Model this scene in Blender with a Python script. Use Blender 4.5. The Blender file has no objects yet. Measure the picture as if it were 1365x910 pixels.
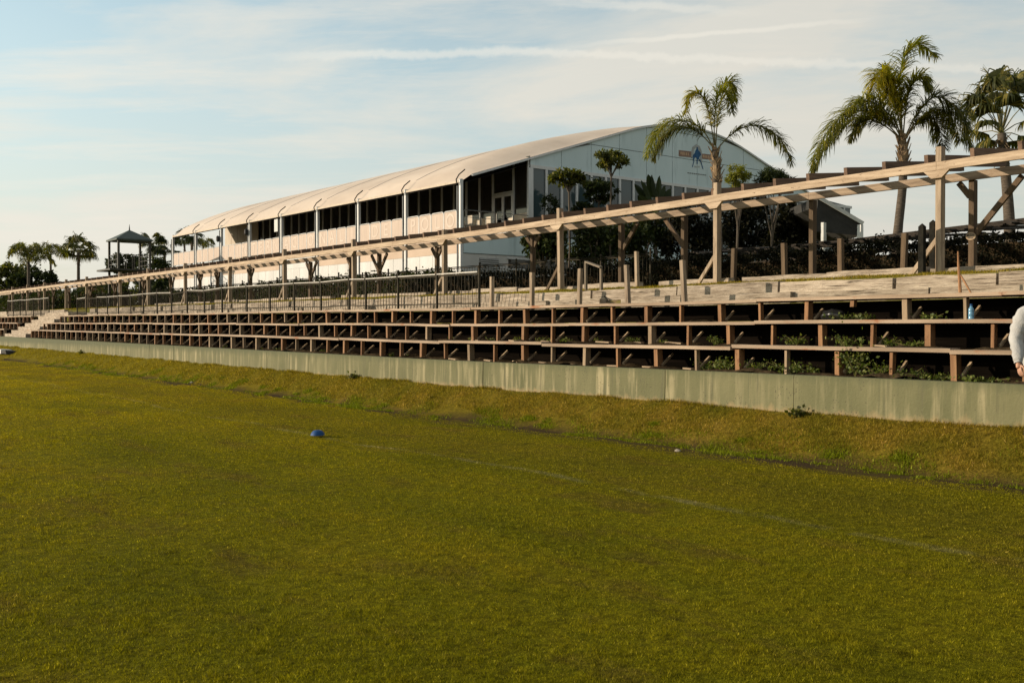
import bpy, bmesh, math, random
import numpy as np
from mathutils import Vector, Matrix

random.seed(7)
rng = np.random.default_rng(7)
SC = bpy.context.scene
COL = SC.collection

# ------------------------------------------------------------------ camera maths
# world axes: +Y runs along the grandstand (away), +X runs from the field into the stand
F_PX, CX, CY = 1340.0, 682.5, 455.0
TH = math.radians(37.9)
DE = math.atan(15.0 / F_PX)
EYE = Vector((0, 0, 1.6))
FWD = Vector((math.sin(TH), math.cos(TH), 0))
RGT = Vector((math.cos(TH), -math.sin(TH), 0))
UPZ = Vector((0, 0, 1))
CF = FWD * math.cos(DE) - UPZ * math.sin(DE)
CU = FWD * math.sin(DE) + UPZ * math.cos(DE)


def ray(px, py):
    return CF + RGT * ((px - CX) / F_PX) + CU * ((CY - py) / F_PX)


def onb(px, py, b):
    r = ray(px, py)
    return EYE + r * (b / r.x)


def ona(px, py, a):
    r = ray(px, py)
    return EYE + r * (a / r.y)


def ond(px, py, d):
    return EYE + ray(px, py) * d


def onz(px, py, z):
    r = ray(px, py)
    return EYE + r * ((z - EYE.z) / r.z)


def dz(a):
    return 0.0066 * max(0.0, min(a, 120.0) - 17.0)


# ------------------------------------------------------------------ objects
def tag(o, label=None, cat=None, group=None, kind=None):
    if label: o['label'] = label
    if cat: o['category'] = cat
    if group: o['group'] = group
    if kind: o['kind'] = kind
    return o


def empty(name, loc, label=None, cat=None, group=None):
    o = bpy.data.objects.new(name, None)
    o.empty_display_size = 0.2
    o.location = loc
    COL.objects.link(o)
    return tag(o, label, cat, group)


def wloc(o):
    v = Vector(o.location)
    if o.parent:
        v = o.matrix_parent_inverse @ v
        v = wloc(o.parent) + v
    return v


def link_mesh(name, me, mat=None, parent=None, smooth=False):
    o = bpy.data.objects.new(name, me)
    COL.objects.link(o)
    if mat:
        for m in (mat if isinstance(mat, (list, tuple)) else [mat]):
            me.materials.append(m)
    if smooth:
        me.polygons.foreach_set('use_smooth', [True] * len(me.polygons))
    if parent is not None:
        o.parent = parent
        o.matrix_parent_inverse = Matrix.Translation(-wloc(parent))
    return o


class MB:
    """collects boxes, beams, tubes in world coordinates and links them as one mesh object"""

    def __init__(self):
        self.v, self.f, self.mi = [], [], []
        self.cur = 0

    def add(self, vs, fs):
        k = len(self.v)
        self.v += [tuple(p) for p in vs]
        self.f += [tuple(i + k for i in f) for f in fs]
        self.mi += [self.cur] * len(fs)
        return self

    BF = [(0, 3, 2, 1), (4, 5, 6, 7), (0, 1, 5, 4), (1, 2, 6, 5), (2, 3, 7, 6), (3, 0, 4, 7)]

    def box(self, x0, x1, y0, y1, z0, z1, j=0.0):
        r = lambda: random.uniform(-j, j)
        vs = [(x0, y0, z0), (x1, y0, z0), (x1, y1, z0), (x0, y1, z0),
              (x0, y0, z1), (x1, y0, z1), (x1, y1, z1), (x0, y1, z1)]
        if j: vs = [(a + r(), b + r(), c + r()) for a, b, c in vs]
        return self.add(vs, self.BF)

    def beam(self, p, q, w, h, up=(0, 0, 1), w2=None, h2=None):
        """bar from p to q, w across (horizontal), h along up"""
        p, q = Vector(p), Vector(q)
        t = (q - p).normalized()
        u = Vector(up)
        s = t.cross(u)
        if s.length < 1e-4: s = t.cross(Vector((1, 0, 0)))
        s.normalize()
        u = s.cross(t).normalized()
        vs = []
        for c, ww, hh in ((p, w, h), (q, w2 or w, h2 or h)):
            for a, b in ((-1, -1), (1, -1), (1, 1), (-1, 1)):
                vs.append(c + s * (a * ww / 2) + u * (b * hh / 2))
        fs = [(0, 1, 2, 3), (7, 6, 5, 4), (0, 4, 5, 1), (1, 5, 6, 2), (2, 6, 7, 3), (3, 7, 4, 0)]
        return self.add(vs, fs)

    def tube(self, pts, rad, n=8, cap=True):
        pts = [Vector(p) for p in pts]
        if not isinstance(rad, (list, tuple)): rad = [rad] * len(pts)
        vs, fs = [], []
        prev = None
        for i, p in enumerate(pts):
            t = (pts[min(i + 1, len(pts) - 1)] - pts[max(i - 1, 0)]).normalized()
            if prev is None:
                s = t.cross(Vector((0, 0, 1)))
                if s.length < 0.05: s = t.cross(Vector((1, 0, 0)))
            else:
                s = prev - t * prev.dot(t)
            s.normalize()
            prev = s
            u = t.cross(s)
            for k in range(n):
                a = 2 * math.pi * k / n
                vs.append(p + (s * math.cos(a) + u * math.sin(a)) * rad[i])
        for i in range(len(pts) - 1):
            for k in range(n):
                k2 = (k + 1) % n
                fs.append((i * n + k, i * n + k2, (i + 1) * n + k2, (i + 1) * n + k))
        if cap:
            fs.append(tuple(range(n))[::-1])
            fs.append(tuple(range((len(pts) - 1) * n, len(pts) * n)))
        return self.add(vs, fs)

    def quad(self, a, b, c, d):
        return self.add([a, b, c, d], [(0, 1, 2, 3)])

    def prism(self, poly, ext):
        """poly: list of 3D points, ext: extrusion vector"""
        n = len(poly)
        e = Vector(ext)
        vs = [Vector(p) for p in poly] + [Vector(p) + e for p in poly]
        fs = [tuple(range(n)), tuple(range(2 * n - 1, n - 1, -1))]
        for i in range(n):
            j = (i + 1) % n
            fs.append((i, i + n, j + n, j))
        return self.add(vs, fs)

    def mesh(self, name):
        me = bpy.data.meshes.new(name)
        me.from_pydata(self.v, [], self.f)
        if any(self.mi): me.polygons.foreach_set('material_index', self.mi)
        bm = bmesh.new(); bm.from_mesh(me)
        bmesh.ops.recalc_face_normals(bm, faces=bm.faces)
        bm.to_mesh(me); bm.free()
        return me

    def build(self, name, mat, parent=None, smooth=False):
        return link_mesh(name, self.mesh(name), mat, parent, smooth)


def np_mesh(name, verts, k, mat_idx=None, uniq=True):
    """verts (N*k,3): N separate k-gons"""
    n = len(verts) // k
    me = bpy.data.meshes.new(name)
    me.vertices.add(n * k)
    me.vertices.foreach_set('co', np.ascontiguousarray(verts, dtype=np.float32).ravel())
    me.loops.add(n * k)
    me.loops.foreach_set('vertex_index', np.arange(n * k, dtype=np.int32))
    me.polygons.add(n)
    me.polygons.foreach_set('loop_start', np.arange(0, n * k, k, dtype=np.int32))
    me.polygons.foreach_set('loop_total', np.full(n, k, dtype=np.int32))
    me.update(calc_edges=True)
    return me


# ------------------------------------------------------------------ materials
def nt_new(name):
    m = bpy.data.materials.new(name)
    m.use_nodes = True
    nt = m.node_tree
    nt.nodes.clear()
    return m, nt


def N(nt, typ, **kw):
    n = nt.nodes.new(typ)
    for k, v in kw.items():
        if k.startswith('i_'):
            key = k[2:]
            n.inputs[int(key) if key.isdigit() else key].default_value = v
        else:
            setattr(n, k, v)
    return n


def L(nt, a, b):
    nt.links.new(a, b)


def ramp(nt, fac, stops):
    r = N(nt, 'ShaderNodeValToRGB')
    e = r.color_ramp.elements
    while len(e) < len(stops): e.new(0.5)
    for i, (p, c) in enumerate(stops):
        e[i].position = p
        e[i].color = (c[0], c[1], c[2], 1) if not isinstance(c, (int, float)) else (c, c, c, 1)
    L(nt, fac, r.inputs[0])
    return r


def mix(nt, fac, a, b, mode='MIX'):
    n = N(nt, 'ShaderNodeMix', data_type='RGBA', blend_type=mode)
    for s, v in ((n.inputs[0], fac), (n.inputs[6], a), (n.inputs[7], b)):
        if hasattr(v, 'node'): L(nt, v, s)
        elif isinstance(v, (int, float)): s.default_value = v
        else: s.default_value = (v[0], v[1], v[2], 1)
    return n.outputs[2]


def noise(nt, vec, scale, detail=4, rough=0.55, sc=None):
    if sc:
        mp = N(nt, 'ShaderNodeMapping')
        mp.inputs['Scale'].default_value = sc
        L(nt, vec, mp.inputs[0])
        vec = mp.outputs[0]
    n = N(nt, 'ShaderNodeTexNoise', i_Scale=scale, i_Detail=detail, i_Roughness=rough)
    L(nt, vec, n.inputs['Vector'])
    return n.outputs['Fac']


def surf(name, c1, c2, scale=4, sc=None, rough=0.8, bump=0.2, fine=60, spec=0.3, lo=0.35, hi=0.65,
         stain=None, metal=0.0, objrand=0.0):
    """general weathered surface: two tones by noise, fine noise bump, optional third stain tone"""
    m, nt = nt_new(name)
    g = N(nt, 'ShaderNodeNewGeometry')
    P = g.outputs['Position']
    f = noise(nt, P, scale, 6, 0.6, sc)
    col = ramp(nt, f, [(lo, c1), (hi, c2)]).outputs[0]
    if stain:
        c3, s3, sc3, t0, t1 = stain
        f3 = noise(nt, P, s3, 5, 0.65, sc3)
        k = ramp(nt, f3, [(t0, 0.0), (t1, 1.0)]).outputs[0]
        col = mix(nt, k, col, c3)
    if objrand:
        oi = N(nt, 'ShaderNodeObjectInfo')
        mr = N(nt, 'ShaderNodeMapRange')
        mr.inputs[3].default_value = 1 - objrand
        mr.inputs[4].default_value = 1 + objrand * 0.5
        L(nt, oi.outputs['Random'], mr.inputs[0])
        col = mix(nt, 1.0, col, mr.outputs[0], 'MULTIPLY')
    bs = N(nt, 'ShaderNodeBsdfPrincipled', i_Roughness=rough, i_Metallic=metal)
    bs.inputs['Specular IOR Level'].default_value = spec
    L(nt, col, bs.inputs['Base Color'])
    if bump:
        fb = noise(nt, P, fine, 4, 0.6, sc)
        bp = N(nt, 'ShaderNodeBump', i_Strength=bump, i_Distance=0.02)
        L(nt, fb, bp.inputs['Height'])
        L(nt, bp.outputs[0], bs.inputs['Normal'])
    out = N(nt, 'ShaderNodeOutputMaterial')
    L(nt, bs.outputs[0], out.inputs[0])
    return m


def leafmat(name, c1, c2, c3=None, trans=0.35, scale=1.2, tint=(0.55, 0.6, 0.05)):
    m, nt = nt_new(name)
    g = N(nt, 'ShaderNodeNewGeometry')
    P = g.outputs['Position']
    col = ramp(nt, g.outputs['Random Per Island'], [(0.0, c1), (0.75, c2), (1.0, c3 or c2)]).outputs[0]
    f = noise(nt, P, scale, 3)
    k = ramp(nt, f, [(0.3, 0.72), (0.7, 1.25)]).outputs[0]
    col = mix(nt, 1.0, col, k, 'MULTIPLY')
    d = N(nt, 'ShaderNodeBsdfPrincipled', i_Roughness=0.55)
    d.inputs['Specular IOR Level'].default_value = 0.03 if 'hedge' in name else (0.06 if 'dark' in name else 0.2)
    L(nt, col, d.inputs['Base Color'])
    t = N(nt, 'ShaderNodeBsdfTranslucent')
    tc = mix(nt, 0.5, col, tint, 'MIX') if False else mix(nt, 1.0, col, (1.5, 1.6, 0.6), 'MULTIPLY')
    L(nt, tc, t.inputs[0])
    ms = N(nt, 'ShaderNodeMixShader', i_0=trans)
    L(nt, d.outputs[0], ms.inputs[1]); L(nt, t.outputs[0], ms.inputs[2])
    out = N(nt, 'ShaderNodeOutputMaterial')
    L(nt, ms.outputs[0], out.inputs[0])
    return m


VZ, VY = (6, 6, 0.5), (6, 0.5, 6)      # grain running up / along the stand
VX = (0.5, 6, 6)
M = {}
M['pale_beam'] = surf('pale beam timber', (0.28, 0.20, 0.13), (0.48, 0.37, 0.26), 2.2, (3, 0.5, 6), 0.8, 0.25, 22,
                      stain=((0.10, 0.058, 0.033), 7, (2, 0.8, 3), 0.62, 0.68))
M['pale_post'] = surf('pale post timber', (0.18, 0.13, 0.085), (0.36, 0.275, 0.19), 2.5, VZ, 0.8, 0.25, 22,
                      stain=((0.09, 0.058, 0.034), 7, (3, 3, 0.7), 0.61, 0.68), objrand=0.2)
M['brown_post'] = surf('brown post timber', (0.065, 0.042, 0.024), (0.125, 0.083, 0.047), 2.5, VZ, 0.85, 0.25, 22, objrand=0.2)
M['rafter'] = surf('rafter timber', (0.095, 0.055, 0.034), (0.175, 0.108, 0.068), 2.2, VX, 0.8, 0.25, 22, objrand=0.2)
M['plank'] = surf('bench plank timber', (0.21, 0.15, 0.10), (0.38, 0.285, 0.20), 1.6, (4, 0.4, 5), 0.8, 0.3, 26,
                  stain=((0.26, 0.10, 0.04), 2.5, (2, 0.5, 2), 0.58, 0.7))
M['rust_post'] = surf('reddish bench post', (0.16, 0.072, 0.028), (0.30, 0.16, 0.072), 3, VZ, 0.75, 0.25, 26,
                      stain=((0.13, 0.05, 0.02), 10, None, 0.58, 0.68), objrand=0.2)
M['grey_post'] = surf('greyed bench post', (0.19, 0.13, 0.078), (0.33, 0.24, 0.15), 3, VZ, 0.8, 0.25, 26, objrand=0.25)
M['rear_beam'] = surf('rear beam timber', (0.17, 0.12, 0.08), (0.33, 0.245, 0.165), 2.2, (3, 0.5, 6), 0.8, 0.25, 22)  # darker copy of the beam timber, deepening the rear beam's shade by colour
M['rail_timber'] = surf('grey rail timber', (0.10, 0.08, 0.055), (0.19, 0.15, 0.105), 2.5, VZ, 0.85, 0.25, 22)
M['stringer'] = surf('raking board', (0.26, 0.18, 0.11), (0.4, 0.295, 0.185), 3, None, 0.8, 0.2, 26, objrand=0.2)
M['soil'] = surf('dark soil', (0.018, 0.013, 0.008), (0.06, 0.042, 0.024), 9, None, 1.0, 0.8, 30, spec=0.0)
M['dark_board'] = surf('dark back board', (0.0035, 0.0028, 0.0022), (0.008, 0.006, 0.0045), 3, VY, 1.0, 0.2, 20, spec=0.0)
M['sleeper'] = surf('weathered sleeper', (0.23, 0.18, 0.13), (0.44, 0.365, 0.28), 2.6, (4, 0.9, 7), 0.9, 0.9, 14,
                    stain=((0.075, 0.055, 0.036), 4.2, (3, 0.4, 13), 0.57, 0.61), objrand=0.18)
M['dark_metal'] = surf('dark fence metal', (0.008, 0.0075, 0.006), (0.02, 0.018, 0.013), 8, None, 0.8, 0.1, 60, spec=0.06)
M['fence'] = surf('brown black fence', (0.022, 0.018, 0.012), (0.05, 0.042, 0.028), 8, None, 0.8, 0.1, 60, spec=0.1)
M['rail'] = surf('pale galvanised rail', (0.24, 0.22, 0.19), (0.40, 0.37, 0.32), 8, None, 0.4, 0.05, 60, spec=0.5)
M['alu'] = surf('white aluminium', (0.46, 0.46, 0.45), (0.56, 0.56, 0.55), 3, VZ, 0.4, 0.03, 40, spec=0.5)
M['white_wall'] = surf('white panel', (0.44, 0.43, 0.41), (0.54, 0.53, 0.51), 0.8, (1, 1, 0.3), 0.6, 0.05, 20,
                       stain=((0.42, 0.37, 0.30), 1.3, (3, 3, 0.3), 0.6, 0.78))
M['gable'] = surf('gable panel', (0.45, 0.545, 0.56), (0.52, 0.61, 0.625), 0.5, (1, 1, 0.4), 0.5, 0.03, 10,  # white panels in shade: the blue of the skylight is put into the colour
                  stain=((0.32, 0.40, 0.41), 0.9, (2, 2, 0.3), 0.55, 0.75))
M['seam'] = surf('grey seam', (0.13, 0.135, 0.135), (0.19, 0.195, 0.195), 3, None, 0.6, 0.0)
M['roof'] = surf('cream roof membrane', (0.42, 0.335, 0.26), (0.54, 0.445, 0.355), 0.35, (1, 0.5, 1), 0.6, 0.06, 4,
                 stain=((0.46, 0.36, 0.27), 0.7, (0.5, 2.5, 0.5), 0.56, 0.78))
M['peach'] = surf('peach fabric panel', (0.40, 0.315, 0.255), (0.48, 0.385, 0.315), 1.2, VZ, 0.7, 0.05, 30)
M['band'] = surf('peach fascia', (0.38, 0.28, 0.20), (0.47, 0.355, 0.265), 0.7, (1, 0.6, 2), 0.7, 0.05, 20)
M['letter'] = surf('pale lettering', (0.485, 0.40, 0.335), (0.55, 0.46, 0.39), 2, None, 0.7, 0.0)
M['cream_wall'] = surf('cream wall', (0.40, 0.33, 0.25), (0.50, 0.425, 0.33), 1.0, VZ, 0.7, 0.05, 20)
M['deck'] = surf('deck slab', (0.30, 0.27, 0.23), (0.42, 0.38, 0.33), 2, None, 0.8, 0.1, 30)
M['ceiling'] = surf('dark room lining', (0.05, 0.045, 0.04), (0.09, 0.08, 0.07), 1, None, 0.8, 0.0)
M['steel'] = surf('rail tube', (0.10, 0.095, 0.085), (0.2, 0.19, 0.17), 5, None, 0.35, 0.0, spec=0.6, metal=0.6)
M['black'] = surf('black rubber', (0.012, 0.012, 0.012), (0.025, 0.024, 0.023), 5, None, 0.6, 0.05)
M['trunk'] = surf('palm trunk', (0.045, 0.035, 0.025), (0.115, 0.09, 0.066), 3, (2, 2, 14), 0.9, 0.6, 10)
M['bark'] = surf('tree bark', (0.05, 0.038, 0.027), (0.10, 0.08, 0.06), 4, VZ, 0.9, 0.5, 14)
M['boot'] = surf('palm leaf bases', (0.16, 0.10, 0.05), (0.36, 0.25, 0.145), 5, VZ, 0.85, 0.4, 16,
                 stain=((0.07, 0.045, 0.028), 5, None, 0.5, 0.62))
M['tower'] = surf('dark tower paint', (0.024, 0.024, 0.018), (0.045, 0.042, 0.033), 3, VZ, 0.6, 0.1)
M['tower_roof'] = surf('green tower roof', (0.03, 0.043, 0.036), (0.045, 0.06, 0.05), 2, None, 0.6, 0.1)
M['blue'] = surf('blue plastic', (0.003, 0.04, 0.13), (0.004, 0.05, 0.17), 5, None, 0.6, 0.05, spec=0.25)
M['brown_sign'] = surf('brown band', (0.20, 0.125, 0.095), (0.26, 0.165, 0.12), 3, None, 0.7, 0.0)
M['tan_mark'] = surf('tan marks', (0.42, 0.27, 0.16), (0.5, 0.33, 0.2), 3, None, 0.7, 0.0)
M['logo_grey'] = surf('grey arch', (0.27, 0.28, 0.27), (0.34, 0.35, 0.34), 3, None, 0.7, 0.0)
M['logo_blue'] = surf('blue emblem', (0.012, 0.06, 0.15), (0.02, 0.09, 0.2), 3, None, 0.7, 0.0)
M['reed'] = surf('dark slats', (0.018, 0.014, 0.010), (0.05, 0.038, 0.027), 5, VX, 0.9, 0.3, 20, objrand=0.3)
M['tent'] = surf('dark tent cloth', (0.02, 0.019, 0.017), (0.035, 0.033, 0.03), 2, None, 0.8, 0.1)
M['tent_edge'] = surf('pale tent edge', (0.42, 0.42, 0.4), (0.55, 0.55, 0.52), 2, None, 0.7, 0.0)
M['stick'] = surf('rusty stick', (0.24, 0.115, 0.05), (0.36, 0.19, 0.09), 6, None, 0.8, 0.2)

# retaining wall: green-grey concrete, vertical streaks, pale runs, joints and pits
def concrete():
    m, nt = nt_new('streaked green concrete')
    g = N(nt, 'ShaderNodeNewGeometry'); P = g.outputs['Position']
    f = noise(nt, P, 1.1, 6, 0.6, (1, 1, 0.6))
    col = ramp(nt, f, [(0.3, (0.100, 0.100, 0.048)), (0.7, (0.160, 0.15, 0.078))]).outputs[0]
    s = noise(nt, P, 3.4, 4, 0.6, (0.3, 2.2, 0.16))
    k = ramp(nt, s, [(0.5, 0.0), (0.66, 1.0)]).outputs[0]
    pat = ramp(nt, noise(nt, P, 0.45, 4, 0.65), [(0.36, 0.35), (0.58, 1.0)]).outputs[0]
    k = mix(nt, 1.0, k, pat, 'MULTIPLY')
    col = mix(nt, k, col, (0.30, 0.26, 0.15))
    s2 = noise(nt, P, 5.2, 4, 0.65, (0.3, 2.2, 0.11))
    k2 = ramp(nt, s2, [(0.57, 0.0), (0.68, 1.0)]).outputs[0]
    col = mix(nt, k2, col, (0.105, 0.10, 0.055))
    # mossy top edge, earth splash at the foot
    sx = N(nt, 'ShaderNodeSeparateXYZ'); L(nt, P, sx.inputs[0])
    nz = noise(nt, P, 2.0, 4, 0.6, (1, 3, 1))
    ad = N(nt, 'ShaderNodeMath', operation='MULTIPLY_ADD'); ad.inputs[1].default_value = 0.3
    L(nt, nz, ad.inputs[0]); L(nt, sx.outputs[2], ad.inputs[2])
    kt = ramp(nt, ad.outputs[0], [(0.0, 0.0), (1.0, 1.0)])
    mr = N(nt, 'ShaderNodeMapRange'); mr.inputs[1].default_value = 1.02; mr.inputs[2].default_value = 1.2
    L(nt, ad.outputs[0], mr.inputs[0])
    col = mix(nt, mr.outputs[0], col, (0.085, 0.09, 0.047))
    mr2 = N(nt, 'ShaderNodeMapRange'); mr2.inputs[1].default_value = 0.70; mr2.inputs[2].default_value = 0.58
    L(nt, ad.outputs[0], mr2.inputs[0])
    col = mix(nt, mr2.outputs[0], col, (0.29, 0.21, 0.11))
    v = N(nt, 'ShaderNodeTexVoronoi', i_Scale=24.0); L(nt, P, v.inputs['Vector'])
    msk = noise(nt, P, 3.0, 3, 0.6)
    pk = N(nt, 'ShaderNodeMath', operation='ADD'); L(nt, v.outputs['Distance'], pk.inputs[0])
    mm = N(nt, 'ShaderNodeMapRange'); mm.inputs[1].default_value = 0.44; mm.inputs[2].default_value = 0.58
    mm.inputs[3].default_value = 0.6; mm.inputs[4].default_value = 0.0
    L(nt, msk, mm.inputs[0]); L(nt, mm.outputs[0], pk.inputs[1])
    pits = ramp(nt, pk.outputs[0], [(0.14, 1.0), (0.26, 0.0)]).outputs[0]
    col = mix(nt, pits, col, (0.075, 0.065, 0.04))
    bs = N(nt, 'ShaderNodeBsdfPrincipled', i_Roughness=0.85)
    bs.inputs['Specular IOR Level'].default_value = 0.2
    L(nt, col, bs.inputs['Base Color'])
    fb = noise(nt, P, 30, 5, 0.65)
    bp = N(nt, 'ShaderNodeBump', i_Strength=0.35, i_Distance=0.02)
    L(nt, fb, bp.inputs['Height']); L(nt, bp.outputs[0], bs.inputs['Normal'])
    out = N(nt, 'ShaderNodeOutputMaterial'); L(nt, bs.outputs[0], out.inputs[0])
    return m
M['concrete'] = concrete()


def glass(name, base, rough=0.05, spec=0.5):
    m, nt = nt_new(name)
    bs = N(nt, 'ShaderNodeBsdfPrincipled', i_Roughness=rough)
    bs.inputs['Base Color'].default_value = (*base, 1)
    bs.inputs['Specular IOR Level'].default_value = spec
    out = N(nt, 'ShaderNodeOutputMaterial'); L(nt, bs.outputs[0], out.inputs[0])
    return m
M['glass_dark'] = glass('dark window glass', (0.022, 0.019, 0.015), 0.06, 0.4)
M['glass_teal'] = glass('shaded window glass', (0.035, 0.055, 0.06), 0.05, 0.6)


def grass_color(nt, P, dry=0.0):
    """lawn / bank colours by place; shared by the soil sheet and the blades"""
    sx = N(nt, 'ShaderNodeSeparateXYZ'); L(nt, P, sx.inputs[0])
    n1 = noise(nt, P, 0.55, 5, 0.6, (1, 0.45, 1))
    n2 = noise(nt, P, 3.0, 4, 0.6)
    lawn = ramp(nt, n1, [(0.32, (0.146, 0.136, 0.0030)), (0.5, (0.205, 0.178, 0.0033)), (0.7, (0.248, 0.198, 0.0045))]).outputs[0]
    k2 = ramp(nt, n2, [(0.35, 0.0), (0.75, 0.55)]).outputs[0]
    lawn = mix(nt, k2, lawn, (0.15, 0.156, 0.004))
    # worn pale chalk line and a browner strip beside it
    wob = noise(nt, P, 0.35, 2, 0.5)
    ln = N(nt, 'ShaderNodeMath', operation='MULTIPLY_ADD'); ln.inputs[1].default_value = 0.5
    L(nt, wob, ln.inputs[0]); L(nt, sx.outputs[0], ln.inputs[2])
    d = N(nt, 'ShaderNodeMath', operation='SUBTRACT'); d.inputs[1].default_value = 7.35; L(nt, ln.outputs[0], d.inputs[0])
    ab = N(nt, 'ShaderNodeMath', operation='ABSOLUTE'); L(nt, d.outputs[0], ab.inputs[0])
    mr = N(nt, 'ShaderNodeMapRange'); mr.inputs[1].default_value = 0.10; mr.inputs[2].default_value = 0.03
    L(nt, ab.outputs[0], mr.inputs[0])
    brk = ramp(nt, noise(nt, P, 1.6, 4, 0.7), [(0.42, 0.0), (0.62, 0.3)]).outputs[0]
    mk = N(nt, 'ShaderNodeMath', operation='MULTIPLY'); L(nt, mr.outputs[0], mk.inputs[0]); L(nt, brk, mk.inputs[1])
    lawn = mix(nt, mk.outputs[0], lawn, (0.30, 0.285, 0.14))
    mr3 = N(nt, 'ShaderNodeMapRange'); mr3.inputs[1].default_value = 1.6; mr3.inputs[2].default_value = 0.3
    mr3.inputs[4].default_value = 0.45
    d2 = N(nt, 'ShaderNodeMath', operation='SUBTRACT'); d2.inputs[1].default_value = 8.6; L(nt, ln.outputs[0], d2.inputs[0])
    ab2 = N(nt, 'ShaderNodeMath', operation='ABSOLUTE'); L(nt, d2.outputs[0], ab2.inputs[0]); L(nt, ab2.outputs[0], mr3.inputs[0])
    lawn = mix(nt, mr3.outputs[0], lawn, (0.16, 0.13, 0.008))
    worn = ramp(nt, noise(nt, P, 0.8, 5, 0.7, (1.6, 0.6, 1)), [(0.54, 0.0), (0.66, 0.6)]).outputs[0]
    lawn = mix(nt, worn, lawn, (0.15, 0.105, 0.013))
    dry = N(nt, 'ShaderNodeMapRange'); dry.inputs[1].default_value = 9; dry.inputs[2].default_value = 34  # falloff of light painted into the lawn: dimmer near, brighter and golden far off
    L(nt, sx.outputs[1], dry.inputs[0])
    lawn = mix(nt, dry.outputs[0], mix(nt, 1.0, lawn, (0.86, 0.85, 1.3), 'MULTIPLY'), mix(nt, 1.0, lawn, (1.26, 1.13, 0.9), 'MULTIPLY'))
    # bank
    nb = noise(nt, P, 1.3, 5, 0.65)
    bank = ramp(nt, nb, [(0.3, (0.12, 0.108, 0.009)), (0.5, (0.19, 0.142, 0.015)), (0.72, (0.25, 0.166, 0.024))]).outputs[0]
    far = N(nt, 'ShaderNodeMapRange'); far.inputs[1].default_value = 14; far.inputs[2].default_value = 36
    L(nt, sx.outputs[1], far.inputs[0])
    bank = mix(nt, far.outputs[0], bank, (0.20, 0.158, 0.010))
    nbx = noise(nt, P, 1.2, 4, 0.6)
    bx = N(nt, 'ShaderNodeMath', operation='MULTIPLY_ADD'); bx.inputs[1].default_value = 0.5
    L(nt, nbx, bx.inputs[0]); L(nt, sx.outputs[0], bx.inputs[2])
    kb = N(nt, 'ShaderNodeMapRange'); kb.inputs[1].default_value = 10.35; kb.inputs[2].default_value = 10.75
    L(nt, bx.outputs[0], kb.inputs[0])
    both = mix(nt, kb.outputs[0], lawn, bank)
    g1 = ramp(nt, noise(nt, P, 13.0, 4, 0.75), [(0.34, 0.66), (0.5, 1.03), (0.66, 1.38)]).outputs[0]
    both = mix(nt, 1.0, both, g1, 'MULTIPLY')
    # small worn dark patches
    g2 = ramp(nt, noise(nt, P, 3.3, 5, 0.8, (1, 0.7, 1)), [(0.31, 0.42), (0.40, 1.0), (0.62, 1.0), (0.70, 1.2)]).outputs[0]
    both = mix(nt, 1.0, both, g2, 'MULTIPLY')
    return both, sx, bx


def ground_mat():
    m, nt = nt_new('field soil and turf')
    g = N(nt, 'ShaderNodeNewGeometry'); P = g.outputs['Position']
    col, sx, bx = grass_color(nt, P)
    fine = noise(nt, P, 45, 5, 0.7)
    kf = ramp(nt, fine, [(0.3, 0.25), (0.7, 0.85)]).outputs[0]
    col = mix(nt, 1.0, col, kf, 'MULTIPLY')
    # bare dirt along the edge ditch
    dd = N(nt, 'ShaderNodeMath', operation='SUBTRACT'); dd.inputs[1].default_value = 10.42; L(nt, bx.outputs[0], dd.inputs[0])
    ab = N(nt, 'ShaderNodeMath', operation='ABSOLUTE'); L(nt, dd.outputs[0], ab.inputs[0])
    k1 = N(nt, 'ShaderNodeMapRange'); k1.inputs[1].default_value = 0.55; k1.inputs[2].default_value = 0.2
    L(nt, ab.outputs[0], k1.inputs[0])
    nn = ramp(nt, noise(nt, P, 1.1, 5, 0.7, (1.5, 0.5, 1)), [(0.43, 0.0), (0.50, 1.0)]).outputs[0]
    ra = N(nt, 'ShaderNodeMapRange'); ra.inputs[1].default_value = 19; ra.inputs[2].default_value = 11; ra.inputs[4].default_value = .8
    L(nt, sx.outputs[1], ra.inputs[0])
    mx = N(nt, 'ShaderNodeMath', operation='MAXIMUM'); L(nt, nn, mx.inputs[0]); L(nt, ra.outputs[0], mx.inputs[1])
    kd = N(nt, 'ShaderNodeMath', operation='MULTIPLY'); L(nt, k1.outputs[0], kd.inputs[0]); L(nt, mx.outputs[0], kd.inputs[1])
    col = mix(nt, kd.outputs[0], col, (0.045, 0.03, 0.015))
    # behind the stand: earth with thin turf
    kp = N(nt, 'ShaderNodeMapRange'); kp.inputs[1].default_value = 11.4; kp.inputs[2].default_value = 11.6
    L(nt, sx.outputs[0], kp.inputs[0])
    np_ = noise(nt, P, 1.0, 5, 0.65)
    plat = ramp(nt, np_, [(0.36, (0.10, 0.105, 0.014)), (0.52, (0.16, 0.14, 0.03)), (0.68, (0.19, 0.13, 0.07))]).outputs[0]
    col = mix(nt, kp.outputs[0], col, plat)
    bs = N(nt, 'ShaderNodeBsdfPrincipled', i_Roughness=0.95)
    bs.inputs['Specular IOR Level'].default_value = 0.02
    L(nt, col, bs.inputs['Base Color'])
    bp = N(nt, 'ShaderNodeBump', i_Strength=0.8, i_Distance=0.03)
    L(nt, noise(nt, P, 28, 5, 0.7), bp.inputs['Height']); L(nt, bp.outputs[0], bs.inputs['Normal'])
    out = N(nt, 'ShaderNodeOutputMaterial'); L(nt, bs.outputs[0], out.inputs[0])
    return m


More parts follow.
